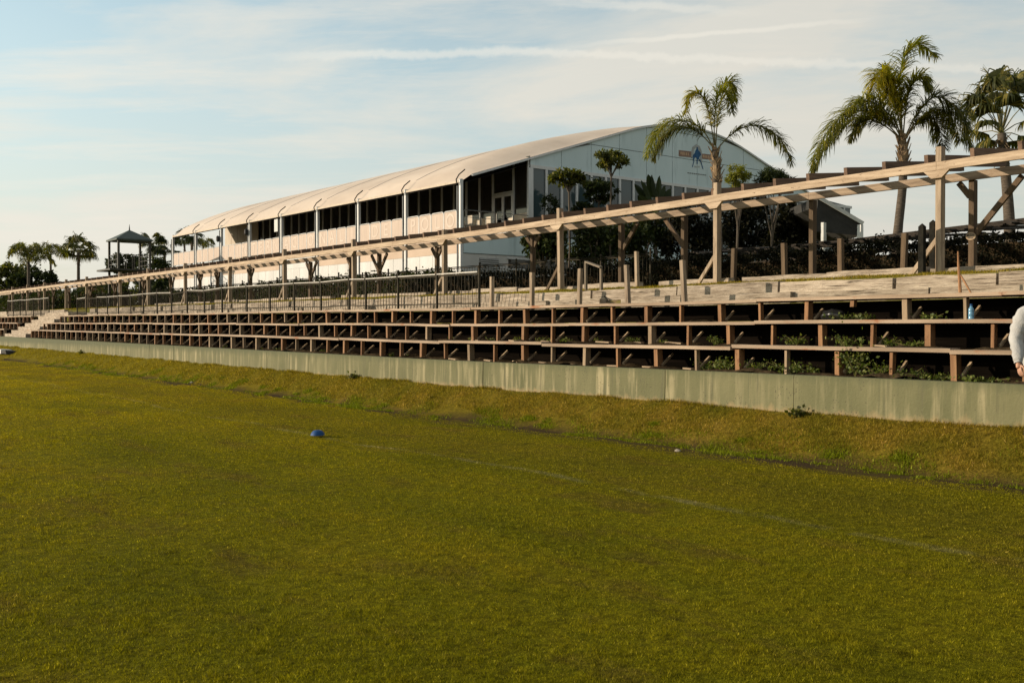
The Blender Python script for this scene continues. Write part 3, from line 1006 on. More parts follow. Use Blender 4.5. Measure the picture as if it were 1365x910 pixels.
FPX = [638.9, 582.5, 530.8, 487.8, 466, 428, 392.5, 360, 329.3, 296.4, 272.9, 249.8, 228.9, 209.7, 191.5, 174.5, 158, 143.2, 129.7, 115, 103]
picket_fence(13.5, [onb(x, 410, 13.5).y for x in FPX][::1],
             'dark picket fence with pale top rail standing along the near terrace', .92)
FPX2 = [65.4, 54.4, 44.5, 34.6, 27, 18, 10.4]
picket_fence(13.5, [onb(x, 410, 13.5).y for x in FPX2] + [80, 83], 'dark picket fence with pale top rail along the far terrace beyond the steps', 1.05)
ys = [onb(867, 360, 21.6).y + 2.15 * k for k in range(29)]
picket_fence(21.6, ys, 'tall black railing fence behind the pergola in front of the hedge', 1.25, 0.0, True, .16, bar='dark_metal')

# cut-off post stubs where the near fence has gone
def stub(px, ytop, ybot, b, w, mat, label, group, tilt=0.0, name='post_stub', point=False):
    p0 = onb(px, ybot, b); p1 = onb(px, ytop, b)
    mb = MB()
    z0 = p0.z - .12
    mb.box(b - w / 2, b + w / 2, p0.y - w / 2, p0.y + w / 2, z0, p1.z, .004)
    for i in range(4, 8):
        v = mb.v[i]; mb.v[i] = (v[0], v[1] + tilt, v[2])
    if point:
        k = len(mb.v)
        mb.v.append((b, p0.y + tilt, p1.z + .06))
        mb.f += [(4, 5, k), (5, 6, k), (6, 7, k), (7, 4, k)]; mb.mi += [0] * 4
    o = mb.build(name, mat)
    tag(o, label, 'post', group)


G1 = 'pale cut posts above the near terrace'
for px, yt, yb, t, lab in [
    (655.7, 368.7, 409, .0, 'pale square post stub right beside the end of the dark picket fence'),
    (709.3, 363, 407, .0, 'pale square post stub in front of the diagonal pergola brace'),
    (772.5, 358, 405, -.03, 'leaning pale post stub beside the small timber handrail'),
    (837.6, 353, 403.5, .05, 'yellowish leaning post stub left of the white leaning stub'),
    (913, 346.5, 401, .06, 'whitest leaning post stub in front of a dark pergola post')]:
    stub(px, yt, yb, 13.5, .078, M['pale_post'], lab, G1, t)
stub(849.5, 335, 380, 17.3, .08, M['pale_post'], 'thin pale post stub on the grass strip before the dark trees', 'cut posts on the grass', .03)
for px, yt, yb, lab in [(977.6, 331, 371, 'short brown post stub against the dark trees, right of the tall white pergola post'),
                        (1046, 324, 364, 'brown post stub left of the pergola post before the dark tent'),
                        (1121, 318, 367, 'thick brown post stub under the dark tent eave'),
                        (1204.5, 311, 357, 'brown post stub beneath the tallest palm trunk')]:
    stub(px, yt, yb, 18.6, .1, M['brown_post'], lab, 'cut posts on the grass', random.uniform(-.04, .04))
stub(1229, 302, 368, 17.25, .1, M['dark_metal'], 'shorter black pointed post beside the near pergola post', 'black pointed posts', 0, 'pointed_post', True)
stub(1243.5, 297, 364, 18.3, .1, M['dark_metal'], 'taller black pointed post just behind the near pergola post', 'black pointed posts', 0, 'pointed_post', True)

# little handrail on the slope
root = empty('handrail', onb(790, 388, 15.3), 'small broken timber handrail on the grass slope by the leaning stub', 'handrail')
pA0, pA1 = onb(781, 389, 15.6), onb(781, 350, 15.6)
pB0, pB1 = onb(801.5, 390, 14.9), onb(801.5, 358, 14.9)
for p0, p1 in ((pA0, pA1), (pB0, pB1)):
    mb = MB(); mb.beam(p0 - Vector((0, 0, .1)), p1, .055, .055); mb.build('post', M['rail_timber'], root)
mb = MB(); mb.beam(pA1 + Vector((0, 0, .02)), pB1 + Vector((-.1, -.1, .02)), .07, .035); mb.build('rail', M['rail_timber'], root)
mb = MB(); mb.tube([onb(802, 386, 14.85), onb(807, 397, 14.6), onb(815, 406, 14.2)], .015, 6)
tag(mb.build('rod', M['dark_metal']), 'thin dark rod fallen from the small timber handrail', 'rod')
mb = MB()
mb.tube([onb(1280, 390, 13.62), onb(1279, 372, 13.62), onb(1277.5, 352, 13.62), onb(1277, 335, 13.62)], [.022, .02, .015, .008], 6)
mb.tube([onb(1280, 366, 13.63), onb(1286, 376, 13.6), onb(1294, 390, 13.58)], [.012, .014, .012], 6)
tag(mb.build('stick', M['stick']), 'rusty forked stick poking up from the top bench plank', 'stick')
# ------------------------------------------------------------------ the long white hall
def zz(a): return dz(a) - dz(40)


def zroof(b):
    d = abs(b - 44.3)
    return 12.67 - .325 * (d - 5) if d > 5 else 12.67 + .0325 * (25 - d * d)


def puff(b, y):
    """air filled membrane standing above the arches, drawn in a little at every arch and at both gables"""
    u = min(1.0, max(0.0, (16.42 - abs(b - 44.3)) / 16.42))
    s = max(0.0, math.sin(math.pi * u ** .62)) ** 1.35
    t = ((y - 40) % 5) / 5
    k = 1 - .05 * (1 - math.sin(math.pi * t) ** .5)
    e = smooth(min(1, (y - 40) / 2.6)) ** .7 * smooth(min(1, (80 - y) / .7)) ** .6 if 40 < y < 80 else 0.0
    return .74 * s * k * e


def text_mesh(body, size, depth=0.004):
    cu = bpy.data.curves.new('lettering', 'FONT')
    cu.body = body; cu.size = size; cu.extrude = depth; cu.align_x = 'CENTER'; cu.align_y = 'CENTER'
    ob = bpy.data.objects.new('lettering_source', cu)
    COL.objects.link(ob)
    dg = bpy.context.evaluated_depsgraph_get()
    me = bpy.data.meshes.new_from_object(ob.evaluated_get(dg))
    bpy.data.objects.remove(ob); bpy.data.curves.remove(cu)
    return me


def put_text(body, size, origin, ex, ey, mat, parent, name='lettering', sx=1.0):
    me = text_mesh(body, size)
    ex = Vector(ex); ey = Vector(ey); ez = ex.cross(ey)
    Mx = Matrix(((ex.x * sx, ey.x, ez.x, origin[0]), (ex.y * sx, ey.y, ez.y, origin[1]), (ex.z * sx, ey.z, ez.z, origin[2]), (0, 0, 0, 1)))
    me.transform(Mx)
    return link_mesh(name, me, mat, parent)


def hall():
    A0, A9 = 40.0, 80.0
    B0, BW, B1 = 28.0, 32.3, 60.6
    root = empty('event_hall', (44, 60, 2.7), 'long white tent-roofed hall with upper balcony and blue shaded gable', 'hall')
    cols = [A0 + 5 * k for k in range(9)]
    # roof: one membrane, sagging a little between the arches
    nb, per = 44, 8
    bs = [B0 - .12 + (B1 + .12 - B0 + .12) * i / nb for i in range(nb + 1)]
    ys = []
    for k in range(8):
        for j in range(per): ys.append(cols[k] + 5 * j / per)
    ys += [A0 + .1, A0 + .25, A0 + .45, A9 - .45, A9 - .25, A9 - .1, A9]
    ys.sort()
    vs, fs = [], []
    for y in ys:
        for i, b in enumerate(bs):
            z = zroof(b) + zz(y) + puff(b, y)
            if i == 0 or i == nb: z -= .22
            vs.append((b if 0 < i < nb else b + (.03 if i == 0 else -.03), y, z))
    W = nb + 1
    for q in range(len(ys) - 1):
        for i in range(nb):
            k = q * W + i
            fs.append((k, k + 1, k + W + 1, k + W))
    me = bpy.data.meshes.new('roof'); me.from_pydata(vs, [], fs)
    ro = link_mesh('roof', me, M['roof'], root, smooth=True)
    # lining below the membrane
    mb = MB()
    for y0, y1 in zip(cols, cols[1:]):
        for i in range(0, nb, 4):
            b0, b1 = bs[i] + .06, bs[min(i + 4, nb)] - .0
            mb.quad((b0, y0, zroof(b0) - .30 + zz(y0)), (b1, y0, zroof(b1) - .30 + zz(y0)), (b1, y1, zroof(b1) - .30 + zz(y1)), (b0, y1, zroof(b0) - .30 + zz(y1)))
    mb.build('roof_lining', M['ceiling'], root)
    for y in cols:                                  # raised seams over the arches
        mb = MB()
        pts = [(b, y, zroof(b) + zz(y) + puff(b, y) + .006) for b in bs[1:-1]]
        mb.tube(pts, .012, 6)
        mb.build('seam', M['seam'], ro)
        if y < A9:
            mb = MB()                               # dark pipe curling over the eave at a column head
            z = zroof(B0) + zz(y)
            mb.tube([(B0 + .30, y + .08, z + .42), (B0 - .05, y + .08, z + .14), (B0 - .22, y + .08, z - .12), (B0 - .16, y + .08, z - .35)], .03, 8)
            mb.build('eave_pipe', M['dark_metal'], ro)
    # eave beam
    for y0, y1 in zip(cols, cols[1:]):
        mb = MB()
        mb.beam((B0 - .02, y0 + .1, 8.80 + zz(y0)), (B0 - .02, y1 - .1, 8.80 + zz(y1)), .10, .10)
        mb.build('eave_beam', M['cream_wall'], root)
    # columns and drain pipes
    for y in cols:
        mb = MB()
        mb.box(B0 - .07, B0 + .09, y - .065, y + .065, 2.4, 8.92 + zz(y))
        c = mb.build('column', M['alu'], root)
        mb = MB()
        mb.tube([(B0 - .06, y + .2, 2.5), (B0 - .06, y + .2, 8.6 + zz(y))], .045, 8)
        mb.build('drain_pipe', M['seam'], c)
    # balcony slab, fascia and lower wall
    mb = MB()
    mb.beam((B0 + 2.2, A0 + .02, 6.29), (B0 + 2.2, A9, 6.29 + zz(A9)), 4.24, .22)
    mb.build('balcony_slab', M['deck'], root)
    for k in range(8):
        y0, y1 = cols[k] + .11, cols[k + 1] - .11
        mb = MB()
        special = (k == 3)
        mb.beam((B0 + .04, y0, 5.78 + zz(y0)), (B0 + .04, y1, 5.78 + zz(y1)), .05, .86)
        mb.build('fascia', M['band'] if k not in (3,) else M['white_wall'], root)
        for j in range(4):
            ya = y0 + (y1 - y0) * j / 4 + .012; yb = y0 + (y1 - y0) * (j + 1) / 4 - .012
            mb = MB()
            mb.beam((B0 + .03, ya, 3.9 + zz(ya)), (B0 + .03, yb, 3.9 + zz(yb)), .05, 2.88)
            mb.build('lower_panel', M['white_wall'], root)
        mb = MB(); mb.beam((B0 + .09, y0, 4.0 + zz(y0)), (B0 + .09, y1, 4.0 + zz(y1)), .04, 4.3); mb.build('backing_wall', M['seam'], root)
        if k == 0: pass
    # balustrade: four fabric panels in tube frames per bay, one letter each
    msg = ['POLO', ' DE ', 'NAL ', 'ACIO', 'TERN', '  IN', '    ', '    ']
    for k in range(8):
        y0, y1 = cols[k] + .32, cols[k + 1] - .12
        n = 4
        # the fence reads towards -Y seen from the field, so letters run from far to near
        for j in range(n):
            ya = y0 + (y1 - y0) * j / n + .02; yb = y0 + (y1 - y0) * (j + 1) / n - .02
            z = zz((ya + yb) / 2)
            mb = MB()
            mb.box(B0 - .01, B0 + .01, ya + .03, yb - .03, 6.48 + z, 7.40 + z)
            p = mb.build('balustrade_panel', M['peach'], root)
            mb = MB()
            r = .13
            pts = [(B0 - .0, ya, 6.40 + z), (B0, ya, 7.44 + z - r), (B0, ya + r * .3, 7.44 + z - r * .3), (B0, ya + r, 7.44 + z),
                   (B0, yb - r, 7.44 + z), (B0, yb - r * .3, 7.44 + z - r * .3), (B0, yb, 7.44 + z - r), (B0, yb, 6.40 + z)]
            mb.tube(pts, .024, 6)
            mb.build('frame', M['alu'] if k > 1 else M['alu'], p)
            ch = msg[k][n - 1 - j]
            if ch != ' ':
                put_text(ch, .95, (B0 - .014, (ya + yb) / 2, 6.93 + z), (0, -1, 0), (0, 0, 1), M['letter'], p)
    # railing across the near and far balcony ends
    for y, near in ((A0 - .02, True), (A9 - .1, False)):
        for j in range(4):
            b0 = B0 + .15 + j * 1.02; b1 = b0 + .98
            z = zz(y)
            mb = MB()
            mb.tube([(b0, y, 6.4 + z), (b0, y, 7.38 + z), (b0 + .08, y, 7.44 + z), (b1 - .08, y, 7.44 + z), (b1, y, 7.38 + z), (b1, y, 6.4 + z)], .022, 6)
            mb.tube([(b0 + .04, y, 6.75 + z), (b1 - .04, y, 6.75 + z)], .014, 6)
            mb.tube([(b0 + .04, y, 7.1 + z), (b1 - .04, y, 7.1 + z)], .014, 6)
            mb.build('end_railing', M['steel'], root)
    # glazed upper wall behind the balcony
    y = A0 + .1
    mb = MB(); mb.beam((BW + .03, A0 + .06, 9.0), (BW + .03, 73, 9.0 + zz(73)), .04, 3.0)
    gw = mb.build('balcony_glazing', M['glass_dark'], root)
    k = 0
    while y < 73.2:
        mb = MB()
        mb.box(BW - .08, BW - .0, y - .05, y + .05, 6.4 + zz(y), 10.36 + zz(y))
        mb.build('mullion', M['alu'], root)
        step = 1.78 if k == 1 else 1.22
        if y + step < 73.5:
            if k in (1,):
                mb = MB()
                mb.box(BW - .05, BW - .01, y + .06, y + step - .06, 8.78 + zz(y), 8.86 + zz(y))
                mb.build('door_head', M['alu'], root)
            else:
                mb = MB()
                mb.box(BW - .04, BW + .0, y + .06, y + step - .06, 6.42 + zz(y), 7.62 + zz(y))
                mb.build('spandrel', M['cream_wall'], root)
        if k == 1:
            d = MB()
            d.box(BW - .07, BW - .02, y + .07, y + .16, 6.42, 8.77); d.box(BW - .07, BW - .02, y + .80, y + .98, 6.42, 8.77)
            d.box(BW - .07, BW - .02, y + 1.62, y + 1.71, 6.42, 8.77)
            d.box(BW - .07, BW - .02, y + .162, y + .798, 6.42, 7.3); d.box(BW - .07, BW - .02, y + .982, y + 1.618, 6.42, 7.3)
            d.box(BW - .07, BW - .02, y + .162, y + .798, 8.62, 8.77); d.box(BW - .07, BW - .02, y + .982, y + 1.618, 8.62, 8.77)
            dr = d.build('double_door', M['alu'], root)
            d = MB(); d.tube([(BW - .12, y + .83, 7.35), (BW - .12, y + .83, 7.65)], .02, 6); d.build('handle', M['steel'], dr)
        y += step; k += 1
    mb = MB(); mb.beam((BW + .1, A0 + .1, 10.33), (BW + .1, A9, 10.33 + zz(A9)), .06, .2); mb.build('head_panel', M['ceiling'], root)
    for j in range(5):
        ya = 73.4 + j * 1.32
        mb = MB(); mb.box(BW - .02, BW + .04, ya + .015, ya + 1.3, 6.4 + zz(ya), 10.36 + zz(ya)); mb.build('cream_panel', M['cream_wall'], root)
    # gable: panels with seams above, glazing below, white band, service wall
    lv = [BW + .02 + 2.1 * k for k in range(13)] + [B1 - .6]
    zt = 10.05
    for b0, b1 in zip(lv, lv[1:]):
        for h0, h1 in ((zt, 11.53), (11.56, 12.98), (13.01, 14.4)):
            t0 = min(h1, zroof(b0) - .06); t1 = min(h1, zroof(b1) - .06)
            if max(t0, t1) <= h0 + .02: continue
            bb0, bb1 = b0 + .016, b1 - .016
            pts = [(bb0, A0, h0), (bb1, A0, h0)]
            if t1 > h0: pts.append((bb1, A0, t1))
            if t0 > h0: pts.append((bb0, A0, t0))
            if t1 <= h0:
                pts = [(bb0, A0, h0), (bb0 + (bb1 - bb0) * (t0 - h0) / (t0 - t1), A0, h0), (bb0, A0, t0)]
            elif t0 <= h0:
                pts = [(bb0 + (bb1 - bb0) * (h0 - t0) / (t1 - t0), A0, h0), (bb1, A0, h0), (bb1, A0, t1)]
            mb = MB(); mb.prism(pts, (0, .04, 0)); mb.build('gable_panel', M['gable'], root)
    mb = MB()
    pts = [(BW + .02, A0 + .06, zt + .02)] + [(B1 - .6, A0 + .06, zt + .02)]
    top = [(b, A0 + .06, zroof(b) - .10) for b in np.linspace(B1 - 4.6, BW + .02, 20)]
    mb.prism(pts + top, (0, .03, 0)); mb.build('gable_backing', M['seam'], root)
    mb = MB()                                         # white edge beam along the rake
    for b0, b1 in zip(bs[1:-2], bs[2:-1]):
        mb.beam((b0, A0 - .05, zroof(b0) - .05), (b1, A0 - .05, zroof(b1) - .05), .10, .09)
    mb.build('rake_beam', M['alu'], root)
    b = BW + .02
    mb = MB(); mb.box(b, B1 - .2, A0 + .02, A0 + .05, 6.45, zt - .06); mb.build('gable_glazing', M['glass_teal'], root)
    mb = MB(); mb.box(b, B1 - .1, A0 - .05, A0 + .06, zt - .17, zt - .004); mb.build('head_rail', M['alu'], root)
    k = 0
    while b < B1:
        w = .16 if k == 0 else .065
        mb = MB(); mb.box(b - w, b + w, A0 - .06, A0 + .015, 6.42, zt - .175); mb.build('gable_mullion', M['alu'], root)
        b += 1.05; k += 1
    for j in range(8):
        b0 = B0 + .12 + j * 4.05
        mb = MB(); mb.box(b0 + .01, b0 + 4.03, A0 - .04, A0 + .02, 5.36, 6.40); mb.build('gable_band', M['gable'], root)
        for q in range(2):
            bb = b0 + q * 2.02
            mb = MB(); mb.box(bb + .012, bb + 2.005, A0 + .0, A0 + .04, 2.3, 5.33); mb.build('gable_lower_panel', M['white_wall'], root)
    mb = MB(); mb.box(B0 + .1, B1, A0 + .07, A0 + .1, 2.3, 6.4); mb.build('backing_wall', M['seam'], root)
    # louvres and strip window low on the gable
    def louvre(b0, b1, z0, z1):
        mb = MB(); mb.box(b0, b1, A0 - .012, A0 - .003, z0, z1); lo = mb.build('louvre', M['seam'], root)
        mb = MB(); n = 8
        for i in range(n):
            zc = z0 + (z1 - z0) * (i + .5) / n
            mb.beam((b0 + .03, A0 - .03, zc), (b1 - .03, A0 - .03, zc), .05, .03)
        mb.build('slats', M['alu'], lo)
    louvre(29.1, 30.3, 4.35, 5.15); louvre(35.3, 36.3, 4.35, 5.1)
    mb = MB(); mb.box(30.9, 34.9, A0 - .02, A0 - .003, 4.72, 5.16); sw = mb.build('strip_window', M['glass_dark'], root)
    mb = MB(); mb.box(30.8, 35.0, A0 - .06, A0 - .021, 4.62, 4.71); mb.box(30.8, 35.0, A0 - .06, A0 - .021, 5.17, 5.24); mb.build('frame', M['alu'], sw)
    mb = MB(); mb.box(31.2, 32.3, A0 - .012, A0 - .002, 2.6, 4.4); mb.build('service_door', M['ceiling'], root)
    # far side and far end
    mb = MB(); mb.box(B1 - .1, B1, A0 + .2, A9, 2.3, 9.0); mb.build('rear_wall', M['white_wall'], root)
    mb = MB()
    mb.prism([(BW + .1, A9 - .06, 2.4), (B1, A9 - .06, 2.4), (B1, A9 - .06, 9.1)] + [(b, A9 - .06, zroof(b) + zz(A9) - .06) for b in np.linspace(B1 - .2, BW + .1, 24)], (0, .05, 0))
    mb.build('far_gable', M['gable'], root)
    mb = MB(); mb.box(BW + .5, B1 - .3, A0 + .3, A9 - .3, 6.2, 6.38); mb.build('upper_floor', M['ceiling'], root)
    # lanterns on columns, notice on one column
    for y, z in ((70.2, 7.95), (65.2, 8.05)):
        mb = MB(); mb.tube([(B0 - .2, y, z), (B0 - .2, y, z + .1), (B0 - .2, y, z + .35), (B0 - .2, y, z + .45)], [.05, .13, .13, .04], 8)
        mb.box(B0 - .18, B0 - .1, y - .02, y + .02, z + .2, z + .24); mb.build('wall_lamp', M['black'], root)
    mb = MB(); mb.box(B0 - .13, B0 - .105, 60.35, 60.85, 7.95, 8.75); mb.build('white_board', M['white_wall'], root)
    # emblem on the gable: grey arch, blue rider on a horse, two brown bands, small marks
    e = root
    def G(px, py): return ona(px, py, A0 - .012)
    def flat(pts, mat, name, off=0.0, par=e):
        mb = MB()
        P = [Vector((p.x, A0 - .012 - off, p.z)) for p in pts]
        mb.prism(P, (0, .008, 0)); return mb.build(name, mat, par)
    S = lambda x, y: G(895 + x / 15.17, 180 + y / 15.17)
    lb = flat([S(150, 305), S(415, 335), S(415, 455), S(150, 432)], M['brown_sign'], 'brown_band')
    rb_ = flat([S(600, 375), S(830, 400), S(830, 505), S(600, 480)], M['brown_sign'], 'brown_band')
    for q, (x0, x1, y0, y1) in enumerate([(185, 205, 340, 395), (220, 245, 345, 405), (260, 275, 350, 408), (290, 315, 352, 412), (330, 350, 358, 415)]):
        flat([S(x0, y0), S(x1, y0 + 3), S(x1, y1 + 3), S(x0, y1)], M['tan_mark'], 'letter_mark', .003 + .0002 * q, lb)
    for q, (x0, x1, y0, y1) in enumerate([(635, 655, 405, 455), (670, 690, 410, 460), (705, 730, 413, 465), (745, 765, 417, 468), (780, 800, 420, 474)]):
        flat([S(x0, y0), S(x1, y0 + 3), S(x1, y1 + 3), S(x0, y1)], M['tan_mark'], 'letter_mark', .003 + .0002 * q, rb_)
    arch_o = [(400, 460), (402, 340), (430, 240), (500, 190), (570, 225), (610, 330), (622, 560)]
    arch_i = [(590, 540), (578, 350), (550, 275), (505, 245), (465, 280), (448, 350), (446, 450)]
    for k in range(6):
        o = arch_o; i_ = arch_i[::-1]
        flat([S(*o[k]), S(*o[k + 1]), S(*i_[k + 1]), S(*i_[k])], M['logo_grey'], 'arch_piece', .009 + .0003 * k)
    blob = [(440, 470), (430, 410), (470, 370), (485, 320), (505, 290), (512, 245), (528, 245), (535, 290), (560, 330), (585, 355), (600, 410),
            (575, 420), (560, 470), (540, 500), (515, 480), (490, 450), (460, 470)]
    flat([S(*p) for p in blob], M['logo_blue'], 'rider_emblem', .014)
    for q, (x0, y0, x1, y1, w) in enumerate([(455, 440, 430, 520, 20), (450, 520, 415, 650, 12), (545, 480, 590, 560, 18), (595, 560, 630, 690, 12),
                                (512, 470, 510, 590, 16), (440, 430, 395, 470, 14)]):
        flat([S(x0, y0), S(x0 + w, y0), S(x1 + w, y1), S(x1, y1)], M['logo_blue'], 'emblem_leg', .018 + .0004 * q)
    for x in (470, 510, 550):
        flat([S(x, 625), S(x + 22, 627), S(x + 22, 660), S(x, 658)], M['logo_grey'], 'small_mark', .004)
    for k in range(9):
        x = 325 + k * 43
        flat([S(x, 755 + k * 5.5), S(x + 33, 759 + k * 5.5), S(x + 33, 778 + k * 5.5), S(x, 774 + k * 5.5)], M['seam'], 'small_mark', .004)


hall()

# furniture glimpsed at the near balcony end
def chair(x, y, z, lab):
    root = empty('balcony_chair', (x, y, z), lab, 'chair', 'chairs on the balcony')
    mb = MB(); mb.box(x - .22, x + .22, y - .22, y + .22, z + .42, z + .46); mb.build('seat', M['cream_wall'], root)
    mb = MB(); mb.box(x + .2, x + .24, y - .22, y + .22, z + .5, z + .95); mb.build('backrest', M['cream_wall'], root)
    for sx in (-1, 1):
        for sy in (-1, 1):
            mb = MB(); mb.tube([(x + sx * .2, y + sy * .2, z), (x + sx * .2, y + sy * .2, z + (.95 if sx > 0 else .42))], .018, 6); mb.build('leg', M['steel'], root)


for x, y in ((29.2, 41.2), (30.2, 41.0), (31.4, 40.7), (30.8, 42.6)):
    chair(x, y, 6.4, 'cream seated metal chair standing on the balcony end by the glass door')

# ------------------------------------------------------------------ lookout tower
def tower():
    gx, gy = 22.9, 74.5
    s = 1.1
    zb = float(gz(gx, gy)); zp, ze, za = 5.95, 8.1, 8.85
    root = empty('lookout_tower', (gx, gy, zb), 'dark green lookout tower with hipped roof and open railed platform', 'tower')
    for sx in (-1, 1):
        for sy in (-1, 1):
            mb = MB(); mb.box(gx + sx * s - .07, gx + sx * s + .07, gy + sy * s - .07, gy + sy * s + .07, zb - .1, ze); mb.build('post', M['tower'], root)
    mb = MB(); mb.box(gx - s - .75, gx + s + .5, gy - s - .5, gy + s + .5, zp - .12, zp); mb.build('platform', M['tower'], root)
    mb = MB()
    r = s + .18
    c = [(gx - r, gy - r, ze), (gx + r, gy - r, ze), (gx + r, gy + r, ze), (gx - r, gy + r, ze)]
    mb.add(c + [(gx, gy, za)] + [(p[0], p[1], p[2] - .1) for p in c],
           [(0, 1, 4), (1, 2, 4), (2, 3, 4), (3, 0, 4), (0, 5, 6, 1), (1, 6, 7, 2), (2, 7, 8, 3), (3, 8, 5, 0), (8, 7, 6, 5)])
    ro = mb.build('roof', M['tower_roof'], root)
    mb = MB(); mb.tube([(gx, gy, za - .05), (gx, gy, za + .12), (gx, gy, za + .4)], [.05, .04, .01], 6); mb.build('finial', M['tower'], ro)
    for p, q in (((-s, -s), (s, -s)), ((s, -s), (s, s)), ((-s, s), (s, s)), ((-s, -s), (-s, s))):
        mb = MB()
        for h in (1.05, .7, .36):
            mb.beam((gx + p[0], gy + p[1], zp + h), (gx + q[0], gy + q[1], zp + h), .035, .035)
        for t in (.25, .5, .75):
            x, y = gx + p[0] + (q[0] - p[0]) * t, gy + p[1] + (q[1] - p[1]) * t
            mb.box(x - .015, x + .015, y - .015, y + .015, zp, zp + 1.03)
        mb.build('railing', M['tower'], root)
    for sx in (-1, 1):
        mb = MB(); mb.beam((gx + sx * s, gy - s, zb + .4), (gx + sx * s, gy + s, zp - .2), .06, .06); mb.build('brace', M['tower'], root)


tower()

# ------------------------------------------------------------------ dark tent at the right and slatted shelter
def tent():
    d = 40.0
    P = lambda x, y, dd=d: ond(x, y, dd)
    root = empty('dark_tent', P(1120, 345), 'dark open sided tent with pale roof edge beyond the hedge', 'tent')
    a = P(1090, 262); b_ = P(1150, 298); back = FWD * 5.0
    mb = MB()
    thick = Vector((0, 0, -.12))
    mb.prism([a, b_, b_ + thick * 4, a + thick * 3], back); mb.build('roof', M['tent'], root)
    mb = MB(); mb.prism([a + thick * 3, b_ + thick * 4.1, P(1146, 303) + Vector((0, 0, -.05)), P(1082, 308)], FWD * .05); mb.build('gable_cloth', M['tent'], root)
    mb = MB(); mb.beam(a - FWD * .06 + Vector((0, 0, -.02)), b_ - FWD * .06, .06, .14); mb.build('edge_trim', M['tent_edge'], root)
    for x in (1146.5,):
        q = P(x, 299)
        mb = MB(); mb.box(q.x - .09, q.x + .09, q.y - .09, q.y + .09, 2.5, q.z - .02); mb.build('post', M['alu'], root)
    q = P(1098, 300)
    mb = MB(); mb.box(q.x - .1, q.x + .1, q.y - .06, q.y + .06, 2.5, q.z + .1); mb.build('curtain', M['tent_edge'], root)


tent()


def shelter():
    root = empty('slatted_shelter', (24.6, 12, 2.7), 'low shelter with dark ragged slatted roof behind the right end of the pergola', 'shelter')
    y = 4.0
    k = 0
    while y < 21:
        z = 4.05 + .5 * smooth((14 - y) / 8) + random.uniform(-.03, .05)
        mb = MB()
        mb.beam((23.2 + random.uniform(-.15, .1), y, z - .12), (26.8 + random.uniform(-.2, .3), y + .1, z + .16), .16, .04, (random.uniform(-.12, .12), random.uniform(-.2, .1), 1))
        mb.build('slat', M['reed'], root)
        y += .30; k += 1
    for x in (23.5, 26.3):
        mb = MB(); mb.beam((x, 3.9, 4.35), (x, 21.2, 3.75), .1, .14); mb.build('beam', M['reed'], root)
        for y in (4.5, 8.2, 12, 16, 20.5):
            mb = MB(); mb.box(x - .06, x + .06, y - .06, y + .06, 2.6, 3.95 + .5 * smooth((14 - y) / 8) - .1); mb.build('post', M['reed'], root)


shelter()
# ------------------------------------------------------------------ foliage
def rand_dirs(n):
    v = rng.normal(size=(n, 3))
    return v / np.linalg.norm(v, axis=1, keepdims=True)


def leaf_quads(P, size, nrm_bias=None, aspect=0.5, droop=0.0):
    """diamond leaves: P (n,3), size (n,)"""
    n = len(P)
    t = rand_dirs(n)
    t[:, 2] -= droop
    t /= np.linalg.norm(t, axis=1, keepdims=True)
    q = rand_dirs(n)
    if nrm_bias is not None: q = q + nrm_bias
    s = np.cross(t, q); s /= (np.linalg.norm(s, axis=1, keepdims=True) + 1e-9)
    L_ = size[:, None]
    nn = np.cross(s, t)
    v = np.zeros((n, 4, 3))
    v[:, 0] = P
    v[:, 1] = P + t * L_ * .45 + s * L_ * aspect * .5 + nn * L_ * .06
    v[:, 2] = P + t * L_
    v[:, 3] = P + t * L_ * .45 - s * L_ * aspect * .5 + nn * L_ * .06
    return v.reshape(-1, 3)


def blob_points(blobs, n, shell=0.55, clump=0.0):
    """blobs: (centre, (rx,ry,rz)); points favour the outer shell, gathered in clumps"""
    vol = np.array([b[1][0] * b[1][1] * b[1][2] for b in blobs]) ** (2 / 3)
    cnt = rng.multinomial(n, vol / vol.sum())
    out = []
    for (c, r), k in zip(blobs, cnt):
        if k == 0: continue
        m = max(6, k // 45)
        d = rand_dirs(m)
        rad = rng.uniform(shell, 1.0, m) ** .7
        cc = d * rad[:, None]
        idx = rng.integers(0, m, k)
        p = cc[idx] + rng.normal(0, clump or .16, (k, 3))
        out.append(np.array(c) + p * np.array(r))
    return np.concatenate(out)


def make_tree(name, base, blobs, n, leaf, mat, label, cat='tree', group=None, trunk=.12, limbs=6, stems=None, aspect=.5, droop=.2, shell=.45, fork_t=.62):
    base = Vector(base)
    root = empty(name, base, label, cat, group)
    top = Vector((sum(b[0][0] for b in blobs) / len(blobs), sum(b[0][1] for b in blobs) / len(blobs), sum(b[0][2] for b in blobs) / len(blobs)))
    mb = MB()
    fork = base.lerp(top, fork_t)
    mid = base.lerp(fork, .5) + Vector((random.uniform(-.08, .08), random.uniform(-.08, .08), 0))
    mb.tube([base - Vector((0, 0, .15)), base + Vector((0, 0, .1)), mid, fork], [trunk * 1.35, trunk * 1.05, trunk * .85, trunk * .7], 8)
    for i in range(limbs):
        b = blobs[i % len(blobs)]
        tip = Vector(b[0]) + Vector([random.uniform(-.6, .6) * r for r in b[1]])
        st = base.lerp(fork, random.uniform(.75, 1.0) if fork_t < .7 else random.uniform(.97, 1.0))
        m = st.lerp(tip, .5) + Vector((random.uniform(-.1, .1), random.uniform(-.1, .1), .08))
        mb.tube([st, m, tip], [trunk * .5, trunk * .34, trunk * .12], 6)
    mb.build('trunk', M['bark'], root)
    P = blob_points(blobs, n, shell)
    sz = rng.uniform(.6, 1.25, n) * leaf
    me = np_mesh('crown', leaf_quads(P, sz, None, aspect, droop), 4)
    link_mesh('crown', me, mat, root)
    return root


